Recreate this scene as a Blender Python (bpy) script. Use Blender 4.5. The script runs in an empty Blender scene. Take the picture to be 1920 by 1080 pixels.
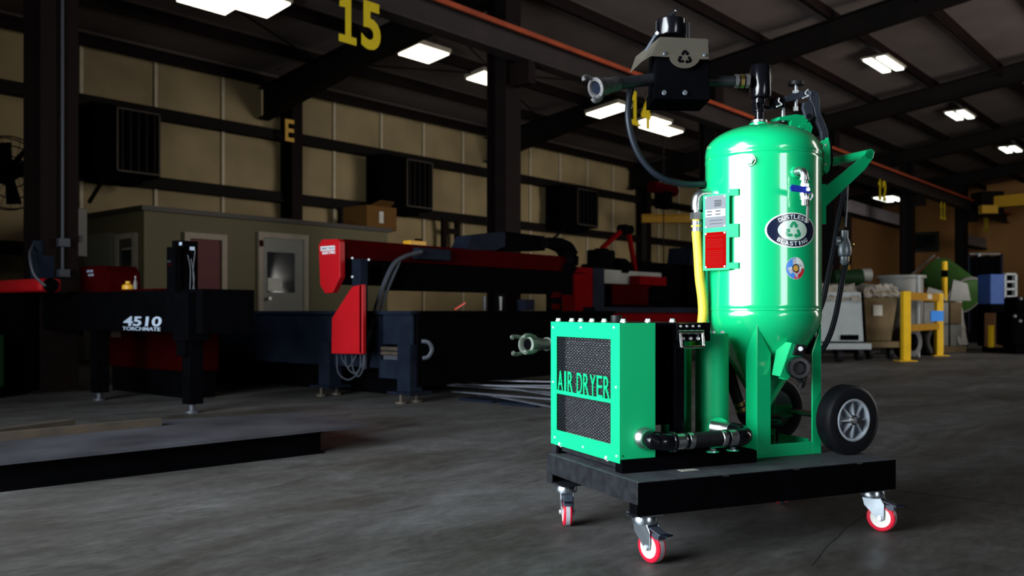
import bpy, bmesh, math, random
from mathutils import Vector, Matrix
random.seed(7)
sc = bpy.context.scene
COL = sc.collection
PI = math.pi

# ------------------------------------------------------------------ camera, world, lights, exposure
FPX, HY, EYE = 1680.0, 585.0, 0.78          # focal length in pixels, horizon row, eye height
cam_d = bpy.data.cameras.new('camera'); cam = bpy.data.objects.new('camera', cam_d); COL.objects.link(cam)
cam.location = (0, 0, EYE); cam.rotation_euler = (PI/2, 0, 0)
cam_d.sensor_width = 36.0; cam_d.lens = 36.0*FPX/1920.0; cam_d.shift_y = (HY-540.0)/1920.0
cam_d.clip_start = 0.05; cam_d.clip_end = 300
cam_d.dof.use_dof = True; cam_d.dof.focus_distance = 3.15; cam_d.dof.aperture_fstop = 3.5
sc.camera = cam

world = bpy.data.worlds.new('world'); sc.world = world; world.use_nodes = True
world.node_tree.nodes['Background'].inputs[0].default_value = (0.55, 0.62, 0.75, 1)
world.node_tree.nodes['Background'].inputs[1].default_value = 0.012

BANG = math.atan2(0.7637, 0.6455)            # building axis s (along the wall), n points to the left wall
def BW(s, n, z=0.0): return Vector((s*math.cos(BANG)-n*math.sin(BANG), s*math.sin(BANG)+n*math.cos(BANG), z))
def area(name, loc, target, sx, sy, power, color, spread=180):
    d = bpy.data.lights.new(name, 'AREA'); d.shape = 'RECTANGLE'; d.size = sx; d.size_y = sy
    d.energy = power; d.color = color; d.spread = math.radians(spread)
    o = bpy.data.objects.new(name, d); COL.objects.link(o); o.location = loc
    o.rotation_euler = (Vector(target)-Vector(loc)).to_track_quat('-Z', 'Z').to_euler()
    return o
# daylight through the open bay door in the rear wall and through the side door on the right
SR = -1.7                                    # rear wall
DOOR1 = (1.4, 5.7, 3.5); DOOR2 = (12.0, 26.0, 4.4); DOOR3 = (-1.3, 0.1, 2.6)
def door_n(name, dr, power, col, spread):    # opening in the rear wall, facing into the hall
    c = (dr[0]+dr[1])/2; return area(name, BW(SR+0.03, c, dr[2]/2), BW(SR+5, c, dr[2]/2), dr[1]-dr[0], dr[2], power, col, spread)
def door_s(name, dr, power, col, spread):    # opening in the right wall
    c = (dr[0]+dr[1])/2; return area(name, BW(c, -5.97, dr[2]/2), BW(c, 0, dr[2]/2), dr[1]-dr[0], dr[2], power, col, spread)
door_n('bay_door_daylight', DOOR1, 550, (0.88, 0.96, 1.0), 108)
door_s('side_door_daylight', DOOR2, 1500, (1.0, 0.95, 0.88), 150)
door_s('small_door_daylight', DOOR3, 75, (0.95, 0.97, 1.0), 140)

sc.view_settings.view_transform = 'Standard'
sc.view_settings.look = 'None'
sc.view_settings.gamma = 1.0
sc.view_settings.use_curve_mapping = False
sc.view_settings.exposure = 0.0

# ------------------------------------------------------------------ frames and unprojection (positions of real points at their real depth)
CANG = math.radians(24); CF = Vector((0.3881, 2.751, 0))
class Frame:
    def __init__(self, o, ang):
        self.o = Vector(o); self.ang = ang; self.u = Vector((math.cos(ang), math.sin(ang), 0)); self.v = Vector((-self.u.y, self.u.x, 0))
    def w(self, p): return self.o + self.u*p[0] + self.v*p[1] + Vector((0, 0, p[2]))
    def l(self, P): d = Vector(P)-self.o; return Vector((d.dot(self.u), d.dot(self.v), d.z))
    def ray(self, x, y): return Vector(((x-960)/FPX, 1.0, -(y-HY)/FPX))
    def pd(self, x, y, depth): return self.l(Vector((0, 0, EYE))+self.ray(x, y)*depth)
    def _pl(self, x, y, nrm, val):
        r = self.ray(x, y); c = Vector((0, 0, EYE))
        t = (val - (c-self.o).dot(nrm))/r.dot(nrm); return self.l(c+r*t)
    def px(self, x, y, X): return self._pl(x, y, self.u, X)      # plane local x = X
    def py(self, x, y, Y): return self._pl(x, y, self.v, Y)
    def pz(self, x, y, Z): return self._pl(x, y, Vector((0, 0, 1)), Z)
C = Frame(CF, CANG); B = Frame((0, 0, 0), BANG); W = Frame((0, 0, 0), 0)

# ------------------------------------------------------------------ materials
MATS = {}
def mat(name, col, rough=0.5, metal=0.0, var=0.12, scale=6.0, bump=0.0, coat=0.0, spec=0.5, emit=None, trans=0.0, alpha=1.0, bscale=None):
    m = bpy.data.materials.new(name); m.use_nodes = True; nt = m.node_tree; b = nt.nodes['Principled BSDF']
    b.inputs['Roughness'].default_value = rough; b.inputs['Metallic'].default_value = metal
    b.inputs['Coat Weight'].default_value = coat; b.inputs['Coat Roughness'].default_value = 0.05; b.inputs['Coat IOR'].default_value = 1.6
    b.inputs['Specular IOR Level'].default_value = spec
    b.inputs['Transmission Weight'].default_value = trans; b.inputs['Alpha'].default_value = alpha
    tc = nt.nodes.new('ShaderNodeTexCoord')
    if var > 0:
        n = nt.nodes.new('ShaderNodeTexNoise'); n.inputs['Scale'].default_value = scale; n.inputs['Detail'].default_value = 6
        nt.links.new(tc.outputs['Object'], n.inputs['Vector'])
        r = nt.nodes.new('ShaderNodeValToRGB')
        r.color_ramp.elements[0].position = 0.3; r.color_ramp.elements[1].position = 0.7
        r.color_ramp.elements[0].color = tuple(c*(1-var) for c in col)+(1,)
        r.color_ramp.elements[1].color = tuple(min(1, c*(1+var)) for c in col)+(1,)
        nt.links.new(n.outputs['Fac'], r.inputs['Fac']); nt.links.new(r.outputs['Color'], b.inputs['Base Color'])
    else:
        b.inputs['Base Color'].default_value = tuple(col)+(1,)
    if bump > 0:
        n2 = nt.nodes.new('ShaderNodeTexNoise'); n2.inputs['Scale'].default_value = bscale or scale*8; n2.inputs['Detail'].default_value = 3
        nt.links.new(tc.outputs['Object'], n2.inputs['Vector'])
        bp = nt.nodes.new('ShaderNodeBump'); bp.inputs['Strength'].default_value = bump; bp.inputs['Distance'].default_value = 0.01
        nt.links.new(n2.outputs['Fac'], bp.inputs['Height']); nt.links.new(bp.outputs['Normal'], b.inputs['Normal'])
    if emit:
        b.inputs['Emission Color'].default_value = tuple(emit[0])+(1,); b.inputs['Emission Strength'].default_value = emit[1]
    MATS[name] = m; return m

def floor_mat():
    m = bpy.data.materials.new('concrete'); m.use_nodes = True; nt = m.node_tree; b = nt.nodes['Principled BSDF']
    tc = nt.nodes.new('ShaderNodeTexCoord')
    def noise(scale, map_scale, det=8, rough=0.55, dist=0.0):
        mp = nt.nodes.new('ShaderNodeMapping'); mp.inputs['Scale'].default_value = map_scale
        nt.links.new(tc.outputs['Object'], mp.inputs['Vector'])
        n = nt.nodes.new('ShaderNodeTexNoise'); n.inputs['Scale'].default_value = scale; n.inputs['Detail'].default_value = det
        n.inputs['Roughness'].default_value = rough; n.inputs['Distortion'].default_value = dist
        nt.links.new(mp.outputs['Vector'], n.inputs['Vector']); return n.outputs['Fac']
    def ramp(fac, p0, c0, p1, c1):
        r = nt.nodes.new('ShaderNodeValToRGB'); e = r.color_ramp.elements
        e[0].position = p0; e[0].color = c0+(1,); e[1].position = p1; e[1].color = c1+(1,)
        nt.links.new(fac, r.inputs['Fac']); return r.outputs['Color']
    def mul(a, c, fac=1.0, mode='MULTIPLY'):
        x = nt.nodes.new('ShaderNodeMixRGB'); x.blend_type = mode; x.inputs['Fac'].default_value = fac
        nt.links.new(a, x.inputs[1]); nt.links.new(c, x.inputs[2]); return x.outputs[0]
    base = ramp(noise(1.0, (0.45, 1.3, 1), 10, 0.62, 0.8), 0.32, (0.040, 0.035, 0.030), 0.68, (0.108, 0.109, 0.116))
    blot = ramp(noise(3.4, (0.6, 1.0, 1), 12, 0.7, 1.4), 0.32, (0.55, 0.53, 0.50), 0.7, (1.15, 1.14, 1.12))
    fine = ramp(noise(24, (0.7, 1.3, 1), 8, 0.75), 0.3, (0.70, 0.70, 0.70), 0.7, (1.22, 1.22, 1.22))
    col = mul(mul(base, blot), fine)
    strk = ramp(noise(3.2, (0.12, 3.0, 1), 4, 0.5, 0.3), 0.62, (1, 1, 1), 0.75, (1.5, 1.5, 1.55))
    col = mul(col, strk)
    pit = ramp(noise(42, (1, 1, 1), 2, 0.5), 0.225, (0.45, 0.45, 0.45), 0.26, (1, 1, 1))
    col = mul(col, pit)
    nt.links.new(col, b.inputs['Base Color'])
    rr = ramp(noise(3.0, (0.5, 1.2, 1), 8), 0.3, (0.52, 0.52, 0.52), 0.7, (0.75, 0.75, 0.75))
    nt.links.new(rr, b.inputs['Roughness'])
    bp = nt.nodes.new('ShaderNodeBump'); bp.inputs['Strength'].default_value = 0.12; bp.inputs['Distance'].default_value = 0.01
    nt.links.new(noise(18, (0.7, 1.3, 1), 6), bp.inputs['Height']); nt.links.new(bp.outputs['Normal'], b.inputs['Normal'])
    b.inputs['Specular IOR Level'].default_value = 0.2
    return m
M_floor = floor_mat()
M_redm = mat('arm_red', (0.085, 0.002, 0.003), 0.7, var=0.1, spec=0.0)
M_reddk = mat('shaded_machine_red', (0.014, 0.0006, 0.0006), 0.7, var=0.1, spec=0.0)  # shaded copy of the machine red, the shade is put into the colour
GREEN = (0.004, 0.45, 0.165)
M_green = mat('green_gloss_paint', GREEN, 0.22, var=0.03, scale=3, coat=0.8, spec=0.5)
M_gsat = mat('green_sheet_paint', GREEN, 0.45, var=0.03, scale=3, spec=0.2)
M_ghole = mat('green_hole_shade', (0.003, 0.14, 0.052), 0.2, var=0.05)  # darkened copy of the green, shade inside small holes put into the colour
M_black = mat('black_paint', (0.003, 0.003, 0.0045), 0.16, var=0.2, spec=0.4)
M_frame = mat('black_satin_frame', (0.0020, 0.0020, 0.0026), 0.75, var=0.2, spec=0.0)
M_deck = mat('deck_black', (0.042, 0.046, 0.055), 0.55, var=0.3, scale=9, bump=0.2, spec=0.3)
M_rail = mat('scuffed_black', (0.010, 0.011, 0.014), 0.36, var=0.5, scale=25, bump=0.25)
M_rubber = mat('rubber', (0.006, 0.006, 0.0075), 0.5, spec=0.25, var=0.15, scale=20)
M_tire = mat('tire_rubber', (0.005, 0.0055, 0.0075), 0.42, var=0.15, scale=20, spec=0.3)
M_galv = mat('galvanised', (0.62, 0.64, 0.66), 0.3, 1.0, var=0.15, scale=40, bump=0.1)
M_zinc = mat('zinc_plate', (0.55, 0.62, 0.70), 0.28, 1.0, var=0.12, scale=30)
M_steel = mat('steel', (0.6, 0.6, 0.6), 0.25, 1.0, var=0.1, scale=30)
M_bolt = mat('bolt_steel', (0.85, 0.87, 0.9), 0.3, 0.6, var=0.05)
M_brass = mat('brass', (0.55, 0.38, 0.13), 0.35, 1.0, var=0.2, scale=30)
M_alu = mat('wheel_grey', (0.33, 0.37, 0.42), 0.4, 0.3, var=0.08)
M_gun = mat('lever_blue_grey', (0.036, 0.045, 0.065), 0.4, 0.2, var=0.15, scale=20)
M_blue = mat('blue_grip', (0.010, 0.028, 0.33), 0.3, var=0.05)
M_yhose = mat('yellow_hose', (0.72, 0.52, 0.045), 0.5, var=0.08, scale=30, bump=0.15)
M_orange_tag = mat('hose_orange_strip', (0.6, 0.13, 0.02), 0.5)
M_red_w = mat('caster_red', (0.58, 0.008, 0.03), 0.25, var=0.05)
M_white_w = mat('caster_white', (0.75, 0.73, 0.70), 0.4, var=0.05)
M_grey_w = mat('caster_tread', (0.32, 0.31, 0.34), 0.6, var=0.1)
M_plate = mat('aluminium_label', (0.15, 0.16, 0.18), 0.6, 0.0, var=0.05, spec=0.15)
M_plight = mat('label_light_band', (0.33, 0.35, 0.37), 0.6, var=0.02, spec=0.15)
M_ink = mat('dark_print', (0.012, 0.013, 0.018), 0.7, var=0, spec=0.05)
M_red_pl = mat('red_label', (0.22, 0.0015, 0.0015), 0.8, var=0.05, spec=0.0)
M_red_print = mat('red_label_print', (0.22, 0.014, 0.012), 0.8, var=0, spec=0.0)
M_navy = mat('navy_print', (0.008, 0.012, 0.035), 0.2, var=0, coat=0.5)
M_wprint = mat('white_print', (0.72, 0.78, 0.76), 0.25, var=0, coat=0.4)
M_pale = mat('pale_green_print', (0.50, 0.66, 0.56), 0.25, var=0, coat=0.4)
M_gprint = mat('green_print', (0.008, 0.28, 0.12), 0.25, var=0, coat=0.4)
M_sblue = mat('sticker_blue', (0.04, 0.22, 0.68), 0.3, var=0)
M_sred = mat('sticker_red', (0.6, 0.02, 0.03), 0.3, var=0)
M_sgold = mat('sticker_gold', (0.55, 0.30, 0.05), 0.3, var=0)
M_sgrey = mat('sticker_grey', (0.42, 0.45, 0.48), 0.3, var=0)
M_fin = mat('cooler_fins', (0.12, 0.13, 0.15), 0.5, 0.0, var=0.5, scale=90)
M_finl = mat('cooler_fin_edges', (0.75, 0.77, 0.82), 0.4, 0.0, var=0.7, scale=120)
M_mesh = mat('mesh_black', (0.008, 0.008, 0.012), 0.4, var=0.1)
M_tan_plate = mat('dull_steel_plate', (0.042, 0.037, 0.029), 0.65, 0.0, spec=0.1, var=0.08, scale=15)
M_dpipe = mat('dark_pipe', (0.012, 0.013, 0.016), 0.5, 0.2, spec=0.2, var=0.25, scale=30)
M_cast = mat('cast_coupling', (0.075, 0.072, 0.075), 0.5, 0.4, var=0.35, scale=40, bump=0.3)
M_castg = mat('cast_coupling_greenish', (0.10, 0.12, 0.10), 0.5, 0.4, var=0.35, scale=40, bump=0.3)
M_bhose = mat('blue_black_hose', (0.004, 0.007, 0.013), 0.45, var=0.1, spec=0.25)
# building
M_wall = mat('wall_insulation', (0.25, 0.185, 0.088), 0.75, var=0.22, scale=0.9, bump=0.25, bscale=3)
M_seam = mat('seam_strip', (0.42, 0.35, 0.24), 0.6, var=0.1)
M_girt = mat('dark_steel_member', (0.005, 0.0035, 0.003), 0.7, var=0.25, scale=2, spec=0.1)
M_maroon = mat('maroon_steel', (0.0045, 0.0016, 0.0013), 0.7, var=0.25, scale=2, spec=0.1)
M_beamg = mat('runway_steel', (0.017, 0.012, 0.012), 0.65, var=0.25, scale=2, spec=0.2)
M_roof = mat('roof_insulation', (0.125, 0.096, 0.087), 0.85, var=0.18, scale=0.8, bump=0.2, bscale=3)
M_rail_o = mat('orange_rail', (0.26, 0.04, 0.012), 0.55, var=0.2, scale=3, spec=0.2)
M_endw = mat('tan_end_wall', (0.36, 0.16, 0.042), 0.8, var=0.12, scale=0.6)
M_yell = mat('sign_yellow', (0.46, 0.34, 0.008), 0.6, var=0.05, spec=0.1)
M_yell_o = mat('sign_amber', (0.55, 0.30, 0.02), 0.5, var=0.05)
M_lamp = mat('lamp_diffuser', (0.8, 0.8, 0.8), 0.5, var=0, emit=((1.0, 0.92, 0.74), 3.2))
M_tube = mat('lamp_tube', (0.8, 0.8, 0.8), 0.5, var=0, emit=((0.92, 0.96, 0.86), 3.4))
M_lhouse = mat('lamp_housing', (0.30, 0.26, 0.2), 0.5)
M_office = mat('office_wall', (0.080, 0.068, 0.026), 0.7, var=0.08, scale=1)
M_otrim = mat('office_roof_trim', (0.018, 0.012, 0.008), 0.6)
M_dframe = mat('door_frame_paint', (0.21, 0.175, 0.125), 0.6)
M_door = mat('door_grey', (0.115, 0.115, 0.095), 0.5, var=0.06)
M_glass = mat('dark_glass', (0.012, 0.014, 0.016), 0.08, var=0.1, spec=0.5)
M_rblind = mat('red_blind', (0.075, 0.004, 0.006), 0.7)
M_paper = mat('paper', (0.45, 0.43, 0.38), 0.8)
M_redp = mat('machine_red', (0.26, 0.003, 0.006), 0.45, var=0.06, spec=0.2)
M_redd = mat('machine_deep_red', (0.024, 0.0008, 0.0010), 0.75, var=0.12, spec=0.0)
M_mblk = mat('machine_black', (0.0014, 0.0014, 0.0018), 0.8, var=0.2, spec=0.0)
M_mblue = mat('machine_blue_grey', (0.0050, 0.0072, 0.0135), 0.65, var=0.3, scale=4, spec=0.03)
M_conduit = mat('conduit', (0.026, 0.030, 0.040), 0.5, 0.1, var=0.15)
M_card = mat('cardboard', (0.11, 0.05, 0.013), 0.85, var=0.1, spec=0.1)
M_gold = mat('yellow_plastic', (0.55, 0.27, 0.01), 0.5)
M_platefl = mat('mill_plate', (0.036, 0.036, 0.043), 0.6, 0.0, spec=0.1, var=0.45, scale=2.2, bump=0.1)
M_rust = mat('rusty_steel', (0.030, 0.020, 0.012), 0.7, 0.0, var=0.4, scale=8)
M_flat = mat('flat_bar_steel', (0.10, 0.105, 0.13), 0.5, 0.3, var=0.4, scale=5)
M_white = mat('white_paint', (0.24, 0.255, 0.26), 0.7, var=0.08, spec=0.2)
M_tanb = mat('tan_tub', (0.12, 0.085, 0.045), 0.8, var=0.15, spec=0.1)
M_film = mat('plastic_film', (0.16, 0.145, 0.12), 0.4, var=0.4, scale=9, bump=0.6, bscale=14)
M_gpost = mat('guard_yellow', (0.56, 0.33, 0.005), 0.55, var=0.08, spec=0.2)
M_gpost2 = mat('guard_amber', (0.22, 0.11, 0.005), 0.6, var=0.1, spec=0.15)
M_tank = mat('tank_green', (0.022, 0.065, 0.010), 0.6, var=0.2, scale=2, spec=0.2)
M_bcab = mat('cabinet_blue', (0.018, 0.05, 0.18), 0.6, var=0.1, spec=0.2)
M_lgrey = mat('light_grey_metal', (0.13, 0.13, 0.12), 0.6, 0.1, var=0.2, scale=3)
M_brown = mat('brown_box', (0.12, 0.045, 0.012), 0.8)
M_fume = mat('orange_plastic', (0.8, 0.05, 0.02), 0.4, var=0)
M_crack = mat('floor_crack', (0.008, 0.008, 0.008), 0.9, var=0)
M_duct = mat('pale_duct', (0.26, 0.23, 0.24), 0.7, var=0.2, scale=6)
M_dgreen = mat('dark_green_paint', (0.002, 0.014, 0.003), 0.6, spec=0.1)
M_dim_txt = mat('lettering_grey_blue', (0.30, 0.36, 0.46), 0.4, var=0)
M_dim_txt2 = mat('lettering_white', (0.55, 0.58, 0.62), 0.4, var=0)
M_regl = mat('regulator_zinc', (0.30, 0.34, 0.38), 0.4, 0.5, var=0.2, scale=40)

# ------------------------------------------------------------------ mesh builder
def V(*a): return Vector(a)
class MB:
    def __init__(self): self.v = []; self.f = []
    def add(self, vs, fs):
        k = len(self.v); self.v += [tuple(p) for p in vs]; self.f += [tuple(i+k for i in q) for q in fs]; return self
    def box(self, x0, x1, y0, y1, z0, z1):
        return self.add([(x, y, z) for z in (z0, z1) for y in (y0, y1) for x in (x0, x1)],
            [(0, 2, 3, 1), (4, 5, 7, 6), (0, 1, 5, 4), (2, 6, 7, 3), (0, 4, 6, 2), (1, 3, 7, 5)])
    def obox(self, c, ex, ey, ez):       # half-extent vectors
        c = Vector(c); ex, ey, ez = Vector(ex), Vector(ey), Vector(ez)
        vs = [c+ex*i+ey*j+ez*k for k in (-1, 1) for j in (-1, 1) for i in (-1, 1)]
        return self.add(vs, [(0, 2, 3, 1), (4, 5, 7, 6), (0, 1, 5, 4), (2, 6, 7, 3), (0, 4, 6, 2), (1, 3, 7, 5)])
    def bar(self, p0, p1, w, h, up=(0, 0, 1)):
        p0, p1 = Vector(p0), Vector(p1); d = (p1-p0); L = d.length; d.normalize(); up = Vector(up)
        x = d.cross(up)
        if x.length < 1e-4: x = d.cross(Vector((1, 0, 0)))
        x.normalize(); y = x.cross(d).normalized()
        return self.obox((p0+p1)/2, d*L/2, x*w/2, y*h/2)
    @staticmethod
    def basis(d):
        d = Vector(d).normalized(); a = Vector((0, 0, 1)) if abs(d.z) < 0.9 else Vector((1, 0, 0))
        x = d.cross(a).normalized(); return x, x.cross(d).normalized() if False else d.cross(x).normalized(), d
    def cyl(self, p0, p1, r0, r1=None, n=16, caps=True):
        if r1 is None: r1 = r0
        p0, p1 = Vector(p0), Vector(p1); x, y, d = self.basis(p1-p0)
        vs = []
        for p, r in ((p0, r0), (p1, r1)):
            for i in range(n):
                t = 2*PI*i/n; vs.append(p+x*(r*math.cos(t))+y*(r*math.sin(t)))
        fs = [(i, (i+1) % n, n+(i+1) % n, n+i) for i in range(n)]
        if caps: fs += [tuple(range(n-1, -1, -1)), tuple(range(n, 2*n))]
        return self.add(vs, fs)
    def lathe(self, prof, o, axis=(0, 0, 1), n=32, closed=False, cap0=True, cap1=True):
        o = Vector(o); x, y, d = self.basis(axis); vs = []; m = len(prof)
        for r, h in prof:
            for i in range(n):
                t = 2*PI*i/n; vs.append(o+d*h+x*(r*math.cos(t))+y*(r*math.sin(t)))
        fs = []
        for j in range(m if closed else m-1):
            a, b2 = j*n, ((j+1) % m)*n
            fs += [(a+i, a+(i+1) % n, b2+(i+1) % n, b2+i) for i in range(n)]
        if not closed:
            if cap0: fs.append(tuple(range(n-1, -1, -1)))
            if cap1: fs.append(tuple(range((m-1)*n, m*n)))
        return self.add(vs, fs)
    def tube(self, pts, r, n=10, smooth=True, caps=True):
        pts = [Vector(p) for p in pts]
        if smooth and len(pts) > 2:
            out = []
            for i in range(len(pts)-1):
                p0 = pts[max(i-1, 0)]; p1 = pts[i]; p2 = pts[i+1]; p3 = pts[min(i+2, len(pts)-1)]
                for k in range(6):
                    t = k/6.0
                    out.append(0.5*((2*p1)+(p2-p0)*t+(2*p0-5*p1+4*p2-p3)*t*t+(-p0+3*p1-3*p2+p3)*t**3))
            out.append(pts[-1]); pts = out
        m = len(pts); vs = []; prev = None
        for i, p in enumerate(pts):
            d = (pts[min(i+1, m-1)]-pts[max(i-1, 0)]).normalized()
            if prev is None: x, y, _ = self.basis(d)
            else:
                x = (prev-d*prev.dot(d)).normalized(); y = d.cross(x)
            prev = x; rr = r(i/(m-1)) if callable(r) else r
            for k in range(n):
                t = 2*PI*k/n; vs.append(p+x*(rr*math.cos(t))+y*(rr*math.sin(t)))
        fs = [(i*n+k, i*n+(k+1) % n, (i+1)*n+(k+1) % n, (i+1)*n+k) for i in range(m-1) for k in range(n)]
        if caps: fs += [tuple(range(n-1, -1, -1)), tuple(range((m-1)*n, m*n))]
        return self.add(vs, fs)
    def prism(self, pts, o, ex, ey, t):   # 2d polygon on ex,ey; thickness vector t
        o, ex, ey, t = Vector(o), Vector(ex), Vector(ey), Vector(t); n = len(pts)
        a = [o+ex*p[0]+ey*p[1] for p in pts]
        return self.poly(a, t)
    def poly(self, a, t):                # polygon of 3d points, thickness vector
        t = Vector(t); a = [Vector(p) for p in a]; n = len(a); b = [p+t for p in a]
        return self.add(a+b, [tuple(range(n-1, -1, -1)), tuple(range(n, 2*n))]+[(i, (i+1) % n, n+(i+1) % n, n+i) for i in range(n)])
    def sphere(self, c, r, n=12, m=8, sc=(1, 1, 1)):
        c = Vector(c); vs = []; fs = []
        for j in range(m+1):
            a = PI*j/m
            for i in range(n):
                t = 2*PI*i/n; vs.append(c+Vector((r*sc[0]*math.sin(a)*math.cos(t), r*sc[1]*math.sin(a)*math.sin(t), r*sc[2]*math.cos(a))))
        for j in range(m):
            for i in range(n): fs.append((j*n+i, (j+1)*n+i, (j+1)*n+(i+1) % n, j*n+(i+1) % n))
        return self.add(vs, fs)
    def hexbolt(self, p, d, r, h):
        p, d = Vector(p), Vector(d).normalized(); self.cyl(p, p+d*h*0.35, r*1.35, n=12); return self.cyl(p+d*h*0.35, p+d*h, r, n=6)

ORI = {}
def finish(o, smooth):
    me = o.data
    bm = bmesh.new(); bm.from_mesh(me); bmesh.ops.recalc_face_normals(bm, faces=bm.faces); bm.to_mesh(me); bm.free()
    if smooth:
        me.polygons.foreach_set('use_smooth', [True]*len(me.polygons)); me.set_sharp_from_angle(angle=math.radians(38))
def thing(name, label, cat, frame, loc, group=None, kind=None):
    o = bpy.data.objects.new(name, None); o.empty_display_size = 0.1; COL.objects.link(o)
    o.location = frame.w(loc); o.rotation_euler = (0, 0, frame.ang); o['label'] = label
    if cat: o['category'] = cat
    if group: o['group'] = group
    if kind: o['kind'] = kind
    ORI[o.name] = Vector(loc); return o
def part(name, mb, m, parent, smooth=False, bevel=0.0, label=None, kind=None):
    root = parent
    while root.parent: root = root.parent
    og = ORI[root.name]; me = bpy.data.meshes.new(name)
    me.from_pydata([tuple(Vector(p)-og) for p in mb.v], [], mb.f); me.update()
    me.materials.append(m); o = bpy.data.objects.new(name, me); COL.objects.link(o); o.parent = parent
    finish(o, smooth)
    if bevel > 0:
        b = o.modifiers.new('bevel', 'BEVEL'); b.width = bevel; b.segments = 2; b.limit_method = 'ANGLE'; b.angle_limit = math.radians(40)
    if label: o['label'] = label
    if kind: o['kind'] = kind
    return o
def solo(name, mb, m, label, cat, frame, loc, group=None, kind=None, smooth=False, bevel=0.0):
    me = bpy.data.meshes.new(name); og = Vector(loc)
    me.from_pydata([tuple(Vector(p)-og) for p in mb.v], [], mb.f); me.update(); me.materials.append(m)
    o = bpy.data.objects.new(name, me); COL.objects.link(o); o.location = frame.w(loc); o.rotation_euler = (0, 0, frame.ang)
    finish(o, smooth); o['label'] = label
    if cat: o['category'] = cat
    if group: o['group'] = group
    if kind: o['kind'] = kind
    if bevel > 0:
        b = o.modifiers.new('bevel', 'BEVEL'); b.width = bevel; b.segments = 2; b.limit_method = 'ANGLE'
    ORI[o.name] = og
    return o
_tc = {}
def text2d(body, extrude=0.0, offset=0.0):
    key = (body, extrude, offset)
    if key in _tc: return _tc[key]
    cu = bpy.data.curves.new('t', 'FONT'); cu.body = body; cu.size = 1.0; cu.extrude = extrude; cu.offset = offset; cu.resolution_u = 4
    ob = bpy.data.objects.new('t', cu); COL.objects.link(ob)
    dg = bpy.context.evaluated_depsgraph_get(); me = bpy.data.meshes.new_from_object(ob.evaluated_get(dg))
    vs = [v.co.copy() for v in me.vertices]; fs = [tuple(p.vertices) for p in me.polygons]
    bpy.data.objects.remove(ob); bpy.data.curves.remove(cu); bpy.data.meshes.remove(me)
    x0 = min(v.x for v in vs); x1 = max(v.x for v in vs); y0 = min(v.y for v in vs); y1 = max(v.y for v in vs)
    _tc[key] = (vs, fs, x0, x1, y0, y1); return _tc[key]
def text(mb, body, o, ex, ey, w, h, depth=0.002, offset=0.0, shear=0.0):
    """lettering in the box o .. o+ex*w .. o+ey*h, proud by depth"""
    vs, fs, x0, x1, y0, y1 = text2d(body, 0.5, offset)
    ex, ey, o = Vector(ex).normalized(), Vector(ey).normalized(), Vector(o); ez = ex.cross(ey)
    out = [o+ex*((p.x-x0)/(x1-x0)*w+shear*(p.y-y0)/(y1-y0)*h)+ey*((p.y-y0)/(y1-y0)*h)+ez*((p.z+0.5)*depth) for p in vs]
    return mb.add(out, fs)

# ================================================================== THE HALL
S0, S1, NL, NR = SR, 44.0, 15.8, -6.0
def zroof(n): return 6.45+0.13*(9.24-n)
fl = solo('floor', MB().box(S0-3, S1, NR-3, NL, -0.2, 0.0), M_floor, 'dark worn grey concrete floor of the workshop hall', None, B, (0, 0, 0), kind='structure')
def floor_line(name, pts, w, lab):
    mb = MB()
    for a, b2 in zip(pts[:-1], pts[1:]):
        A, Bb = Vector(a), Vector(b2); d = (Bb-A).normalized(); x = Vector((-d.y, d.x, 0))*w/2
        mb.add([A-x, A+x, Bb+x, Bb-x], [(0, 1, 2, 3)])
    og = Vector((0, 0, -0.0015)); mb.v = [tuple(Vector(p)-og) for p in mb.v]
    return part(name, mb, M_crack, fl, label=lab)
cr = [(1520, 1062), (1538, 1040), (1552, 1022), (1570, 1008), (1585, 990), (1603, 978), (1622, 966), (1645, 952)]
floor_line('crack', [B.pz(x, y, 0.0) for x, y in cr], 0.004, 'hairline crack in the concrete')
floor_line('expansion_joint', [B.pz(x, y, 0.0) for x, y in [(1560, 905), (1690, 921), (1800, 934), (1920, 949), (2100, 975)]], 0.007, 'dark joint line in the concrete')

# left wall: corrugated insulation panels between girts, seam strips, girts, columns
wl = thing('wall_left', 'beige insulated metal wall with dark horizontal girts', None, B, (0, NL, 0), kind='structure')
part('outer_sheet', MB().box(S0, S1, NL+0.06, NL+0.12, 0, 6.6), M_girt, wl)
girts = [(1.72, 1.94), (3.06, 3.27), (4.34, 4.55)]
WCOL = [4.4, 11.31, 18.2, 25.1, 32.0, 38.9]
seams = []
for c0 in [-2.5]+WCOL: seams += [c0+1.3, c0+2.68, c0+4.05, c0+5.45]
edges = sorted([S0]+WCOL+seams+[S1])
zr = [(0.02, girts[0][0]), (girts[0][1], girts[1][0]), (girts[1][1], girts[2][0]), (girts[2][1], 5.85)]
for a, b2 in zip(edges[:-1], edges[1:]):
    for z0, z1 in zr:
        if b2 > 30 and z0 < 1: continue
        nx, nz = 5, 4; mb = MB(); vs = []; fs = []
        for j in range(nz+1):
            for i in range(nx+1):
                u, w = i/nx, j/nz; bul = 0.05*(math.sin(PI*u)*math.sin(PI*w))**0.6 if 0 < u < 1 and 0 < w < 1 else 0
                vs.append((a+0.012+(b2-a-0.024)*u, NL+0.05-bul*(0.7+0.6*random.random()), z0+(z1-z0)*w))
        for j in range(nz):
            for i in range(nx): k = j*(nx+1)+i; fs.append((k, k+1, k+nx+2, k+nx+1))
        mb.add(vs, fs); part('wall_panel', mb, M_wall, wl, smooth=True)
for s in seams:
    if s < 30:
        for z0, z1 in zr: part('seam_strip', MB().box(s-0.03, s+0.03, NL-0.0, NL+0.03, z0, z1), M_seam, wl)
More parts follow.
